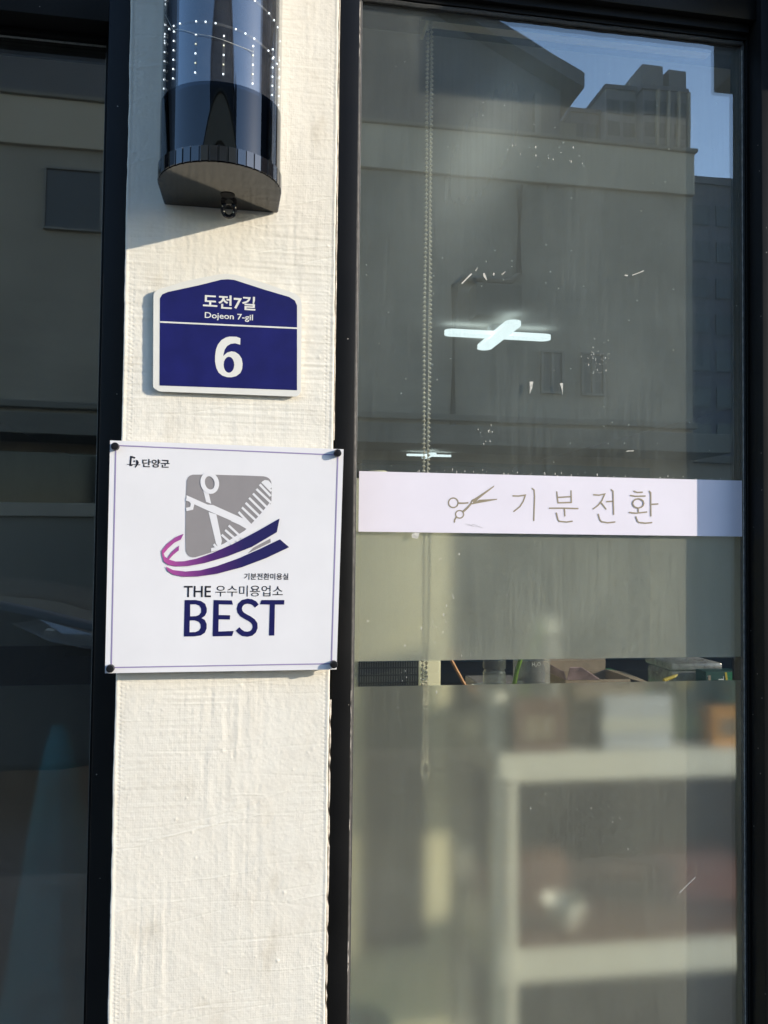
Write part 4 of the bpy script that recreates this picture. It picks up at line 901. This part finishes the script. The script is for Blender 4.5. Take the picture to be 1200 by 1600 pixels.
# teal cape hung up behind the left window's film
cp = thing('hairdressing_cape', 'teal hairdressing cape hanging behind the frosted left window', 'cape', (-0.28, 0.25, 1.2))
b = MB(); seg = 40; rows = 26; vs = []
for j in range(rows):
    t = j/(rows-1); z = 1.205-t*0.95; rr = 0.010+0.115*t**0.75
    for i in range(seg):
        a = 2*PI*i/seg; q = rr*(1+0.22*t*math.sin(5*a+3*t)+0.08*math.sin(9*a+1)); vs.append((-0.285+q*math.cos(a), 0.265+0.75*q*math.sin(a), z+0.01*math.sin(3*a)*t))
b.add(vs, [(j*seg+i, j*seg+(i+1) % seg, (j+1)*seg+(i+1) % seg, (j+1)*seg+i) for j in range(rows-1) for i in range(seg)])
b.build('cloth', M['teal'], cp, smooth=True, angle=80)
MB().tube([(-0.285, 0.265, 1.20), (-0.285, 0.265, 1.235), (-0.280, 0.265, 1.25), (-0.272, 0.265, 1.243)], 0.0025, 6).build('hook', M['pin'], cp)
MB().tube([(-0.285, 0.30, 0.02), (-0.285, 0.30, 1.24), (-0.285, 0.265, 1.248)], 0.008, 8).build('stand', M['pin'], cp)

# ceiling lamps
def cross_lamp(x, y, label):
    t = thing('ceiling_lamp', label, 'ceiling lamp', (x, y, 2.50), 'cross-shaped ceiling lamps in the shop')
    for ax in (0, 1):
        b = MB(); n = 20; Lh, wh_ = 0.262, 0.036
        ring = [(Lh-wh_+wh_*math.sin(k*PI/8), -wh_*math.cos(k*PI/8)) for k in range(9)]+[(-Lh+wh_-wh_*math.sin(k*PI/8), wh_*math.cos(k*PI/8)) for k in range(9)]
        if ax: ring = [(-v, u) for u, v in ring]
        zb_, zt_ = (2.478, 2.4985) if ax == 0 else (2.474, 2.4945); n = len(ring)
        b.add([(x+u, y+v, zb_) for u, v in ring]+[(x+u, y+v, zt_) for u, v in ring], [tuple(reversed(range(n))), tuple(range(n, 2*n))]+[(i, (i+1) % n, n+(i+1) % n, n+i) for i in range(n)])
        b.build('lamp_arm', M['lamp'], t)
    MB().lathe((x, y, 2.4986), [(0.05, 0), (0.05, 0.0312)], 20).build('ceiling_rose', M['lampcase'], t)
cross_lamp(1.171, 2.65, 'near white cross-shaped LED lamp on the shop ceiling')
cross_lamp(2.06, 8.17, 'far white cross-shaped LED lamp deep in the shop, seen small')

# ================================================================ across the street (seen in the glass)
hs = thing('gabled_house', 'dim gabled house behind the flat-roofed shop row, its eave reflected against the sky', 'house', (0.5, -20, 0))
hx0, hx1, fy, by = -5.7, 6.69, -16.0, -25.0
rx = (hx0+hx1)/2; ez, rz = 11.5, 14.5
w = MB(); P = [(hx0, -0.01), (hx1, -0.01), (hx1, ez), (rx, rz), (hx0, ez)]
w.add([(x, fy, z) for x, z in P]+[(x, by, z) for x, z in P], [(4, 3, 2, 1, 0), (5, 6, 7, 8, 9), (0, 1, 6, 5), (1, 2, 7, 6), (4, 0, 5, 9)])
w.build('wall', M['housewall'], hs)
rf = MB(); sl_ = (rz-ez)/(hx1-rx); ov = 0.36
for s, xe in ((1, hx1+ov), (-1, hx0-ov)):
    ze = ez-ov*sl_; q = [(rx, rz+0.02), (xe, ze+0.02), (xe, ze+0.34), (rx, rz+0.36)]
    rf.add([(x, fy+0.5, z) for x, z in q]+[(x, by-0.5, z) for x, z in q], [(0, 1, 2, 3), (7, 6, 5, 4), (0, 4, 5, 1), (1, 5, 6, 2), (2, 6, 7, 3), (3, 7, 4, 0)])
rf.build('roof', M['roof'], hs)
def house_window(t, a, b_, c, d, fy, tr=0.05):
    wf = MB().box(a, b_, fy+0.001, fy+0.03, c, d).build('window', M['darkglass'], t); f = MB()
    f.box(a-tr, b_+tr, fy+0.002, fy+0.06, c-tr, c-0.001); f.box(a-tr, b_+tr, fy+0.002, fy+0.06, d+0.001, d+tr); f.box(a-tr, a-0.001, fy+0.002, fy+0.06, c, d); f.box(b_+0.001, b_+tr, fy+0.002, fy+0.06, c, d); f.box((a+b_)/2-0.02, (a+b_)/2+0.02, fy+0.031, fy+0.055, c, d)
    f.build('frame', M['winframe'], wf)
MB().box(6.05, 6.2, fy+0.001, fy+0.16, 0.0, 11.3).build('downpipe', M['winframe'], hs)
MB().box(6.75, 7.15, -16.6, -16.2, 0.0, 10.9).build('vent_pipe', M['facade2'], hs)
fb = thing('shop_building', 'long flat-roofed beige shop building across the street with a cream parapet', 'building', (-2, -11.5, 0))
fx0, fx1, fy = -10.0, 5.85, -9.0
MB().box(fx0, fx1, -14.5, fy, -0.01, 6.17).build('wall', M['facade'], fb)
MB().box(fx0, fx1, -14.5, fy+0.06, 6.171, 6.74, 0.01).build('parapet', M['parapet'], fb); MB().box(fx0-0.03, fx1+0.03, -14.5, fy+0.10, 6.741, 6.79, 0.01).build('coping', M['facade2'], fb)
house_window(fb, -2.42, -1.15, 5.20, 5.90, fy, 0.025); house_window(fb, -5.4, -4.1, 4.6, 5.9, fy); house_window(fb, 3.75, 4.0, 3.45, 3.95, fy, 0.03); house_window(fb, 4.3, 4.55, 3.45, 3.95, fy, 0.03)
q = MB(); q.tube([(2.55, fy+0.06, 2.9), (2.55, fy+0.06, 4.75), (2.65, fy+0.06, 4.85), (3.3, fy+0.06, 4.85), (3.4, fy+0.06, 4.95), (3.4, fy+0.06, 6.1)], 0.045, 8); q.build('drain_pipe', M['winframe'], fb, smooth=True)
MB().box(2.75, 3.35, fy+0.002, fy+0.35, 4.30, 4.72, 0.02).build('condenser_unit', M['facade2'], fb)
MB().box(fx0, fx1, fy+0.001, fy+0.9, 2.62, 2.85, 0.01).build('canopy_slab', M['facade2'], fb)
MB().box(fx0, fx1, fy+0.001, fy+0.12, 3.02, 3.10, 0.01).build('string_course', M['facade2'], fb)
MB().box(1.4, 5.2, fy+0.002, fy+0.06, 0.0, 2.5).build('roller_shutter', M['shutter'], fb)
MB().box(-3.6, -0.6, fy+0.002, fy+0.04, 0.0, 2.5).build('dark_shopfront', M['darkglass'], fb)
for x in (-5.5, -0.2, 1.0): MB().box(x, x+0.18, fy+0.003, fy+0.16, 0.0, 2.615).build('pier', M['winframe'], fb)
gw = thing('garden_wall', 'low beige wall with coping along the far pavement', 'wall', (-3.2, -7.9, -0.01))
MB().box(-7.0, 0.2, -8.0, -7.8, -0.01, 1.72).build('wall', M['facade2'], gw); MB().box(-7.05, 0.25, -8.05, -7.75, 1.72, 1.86, 0.01).build('coping', M['facade'], gw)
def block(name, label, x0, x1, y0, y1, h, m, cols, rows, sill, head, group=None, win=True, mar=0.12):
    t = thing(name, label, 'apartment block' if h > 20 else 'building', ((x0+x1)/2, (y0+y1)/2, 0), group)
    MB().box(x0, x1, y0, y1, -0.12, h).build('wall', m, t)
    MB().box(x0-0.2, x1+0.2, y0-0.2, y1+0.2, h, h+0.6).build('parapet', M['tower_band'], t)
    if not win: return t
    cw = (x1-x0)/cols; rh = (h-4)/rows
    for i in range(cols):
        for j in range(rows):
            a = x0+cw*(i+mar); b2 = x0+cw*(i+1-mar); c = 3+rh*(j+sill); d = 3+rh*(j+head)
            q = MB().box(a, b2, y1+0.001, y1+0.12, c, d).build('window', M['darkglass'], t)
    return t
bw_ = thing('boundary_wall', 'plain concrete boundary wall running on from the shop building', 'wall', (12, -9.2, 0))
MB().box(5.86, 22, -9.3, -9.1, -0.01, 2.6).build('wall', M['facade'], bw_); MB().box(5.88, 22.05, -9.36, -9.04, 2.6, 2.70, 0.01).build('coping', M['facade2'], bw_)
tw = block('apartment_tower', 'tall grey apartment tower with stepped notched top, reflected against the sky', 56.0, 62.8, -122, -110, 67.7, M['tower'], 3, 20, 0.15, 0.8, None)
b = MB(); b.box(56.0, 59.1, -122, -110.2, 68.3, 71.5); b.box(60.0, 62.8, -122, -110.2, 68.3, 71.2); b.build('roof_block', M['tower'], tw)
for i in range(4): MB().box(57.9+i*1.6, 58.25+i*1.6, -109.98, -109.4, 0, 67.6).build('pier', M['facade'], tw)
block('apartment_tower', 'narrow stepped grey tower left of the notched tower, its lower neighbour', 51.2, 55.9, -124, -112, 68.4, M['tower'], 2, 20, 0.15, 0.8)
block('apartment_tower', 'lowest dark grey tower of the row beside the notched tower', 46.4, 51.1, -126, -114, 65.4, M['tower_band'], 2, 20, 0.15, 0.8)
block('apartment_block', 'grey apartment block with rows of windows at the right edge of the reflection', 34.6, 43.5, -74, -60, 30.6, M['tower_band'], 4, 9, 0.2, 0.75)

# parked car across the near lane
car = thing('parked_car', 'dark grey car parked at the kerb, headlight mirrored in the left window', 'car', (-2.9, -4.4, -0.13))
def carsec(y0, y1, prof, m, name, parent):
    b = MB(); n = len(prof); b.add([(x, y0, z) for x, z in prof]+[(x, y1, z) for x, z in prof], [tuple(range(n)), tuple(reversed(range(n, 2*n)))]+[(i, n+i, n+(i+1) % n, (i+1) % n) for i in range(n)])
    o = b.build(name, m, parent, smooth=True, angle=30)
    bm = bmesh.new(); bm.from_mesh(o.data); bmesh.ops.bevel(bm, geom=[e for e in bm.edges if len(e.link_faces) == 2 and e.calc_face_angle(0) > 0.9], offset=0.05, segments=3, profile=0.5, affect='EDGES')
    for f in bm.faces: f.smooth = True
    bm.to_mesh(o.data); bm.free(); return o
body = carsec(-5.35, -3.52, [(-0.60, 0.25), (-0.56, 0.62), (-0.62, 0.90), (-0.80, 1.02), (-1.30, 1.14), (-1.95, 1.22), (-5.1, 1.22), (-5.2, 1.0), (-5.2, 0.25), (-4.65, 0.2), (-1.0, 0.2)], M['carpaint'], 'body', car)
carsec(-5.22, -3.66, [(-1.95, 1.225), (-2.75, 1.68), (-4.4, 1.72), (-5.05, 1.225)], M['darkglass'], 'greenhouse', car)
carsec(-5.17, -3.71, [(-2.72, 1.69), (-2.9, 1.735), (-4.3, 1.765), (-4.45, 1.72)], M['carpaint'], 'roof', car)
for x in (-1.68, -4.35):
    for y in (-3.60, -5.27):
        b = MB(); b.lathe((x, y+0.09, 0.20), [(0.29, 0.0), (0.335, 0.03), (0.335, 0.17), (0.29, 0.20)], 28, 'y'); wh_ = b.build('wheel', M['tyre'], car, smooth=True)
        MB().lathe((x, y+0.095 if y > -4 else y-0.112, 0.20), [(0.21, -0.005), (0.19, 0.012), (0.05, 0.02)], 20, 'y').build('rim', M['rim'], wh_)
for s, y in ((1, -3.512), (-1, -5.358)):
    hd = MB(); y2 = y-s*0.03
    L = [(-1.30, 1.035), (-1.12, 1.045), (-0.90, 0.995), (-0.70, 0.925), (-0.66, 0.875), (-0.86, 0.885), (-1.05, 0.925)]
    dy = [s*(-0.30*(z-0.96)-0.05*abs(x+0.98)) for x, z in L]; nl = len(L)
    def shell(o1, o2): return [(x, y+d+s*o1, z) for (x, z), d in zip(L, dy)]+[(x, y+d+s*o2, z) for (x, z), d in zip(L, dy)]
    fs_ = [tuple(range(nl)), tuple(reversed(range(nl, 2*nl)))]+[(i, nl+i, nl+(i+1) % nl, (i+1) % nl) for i in range(nl)]
    hd.add(shell(0.004, -0.05), fs_); h_ = hd.build('headlight', M['lampgrey'], car)
    MB().add(shell(0.024, 0.018), fs_).build('lens', M['headlamp'], h_)
    for lx in (-1.06, -0.90): MB().lathe((lx, y+s*0.010, 0.965 if lx < -1 else 0.94), [(0.034, -0.001), (0.034, 0.003)], 16, 'y').build('bulb', M['white_cer'], h_)
MB().box(-0.62, -0.545, -5.0, -3.87, 0.55, 0.80, 0.01).build('grille', M['tyre'], car)
MB().box(-0.70, -0.548, -5.30, -3.57, 0.22, 0.42, 0.02).build('bumper', M['tyre'], car)
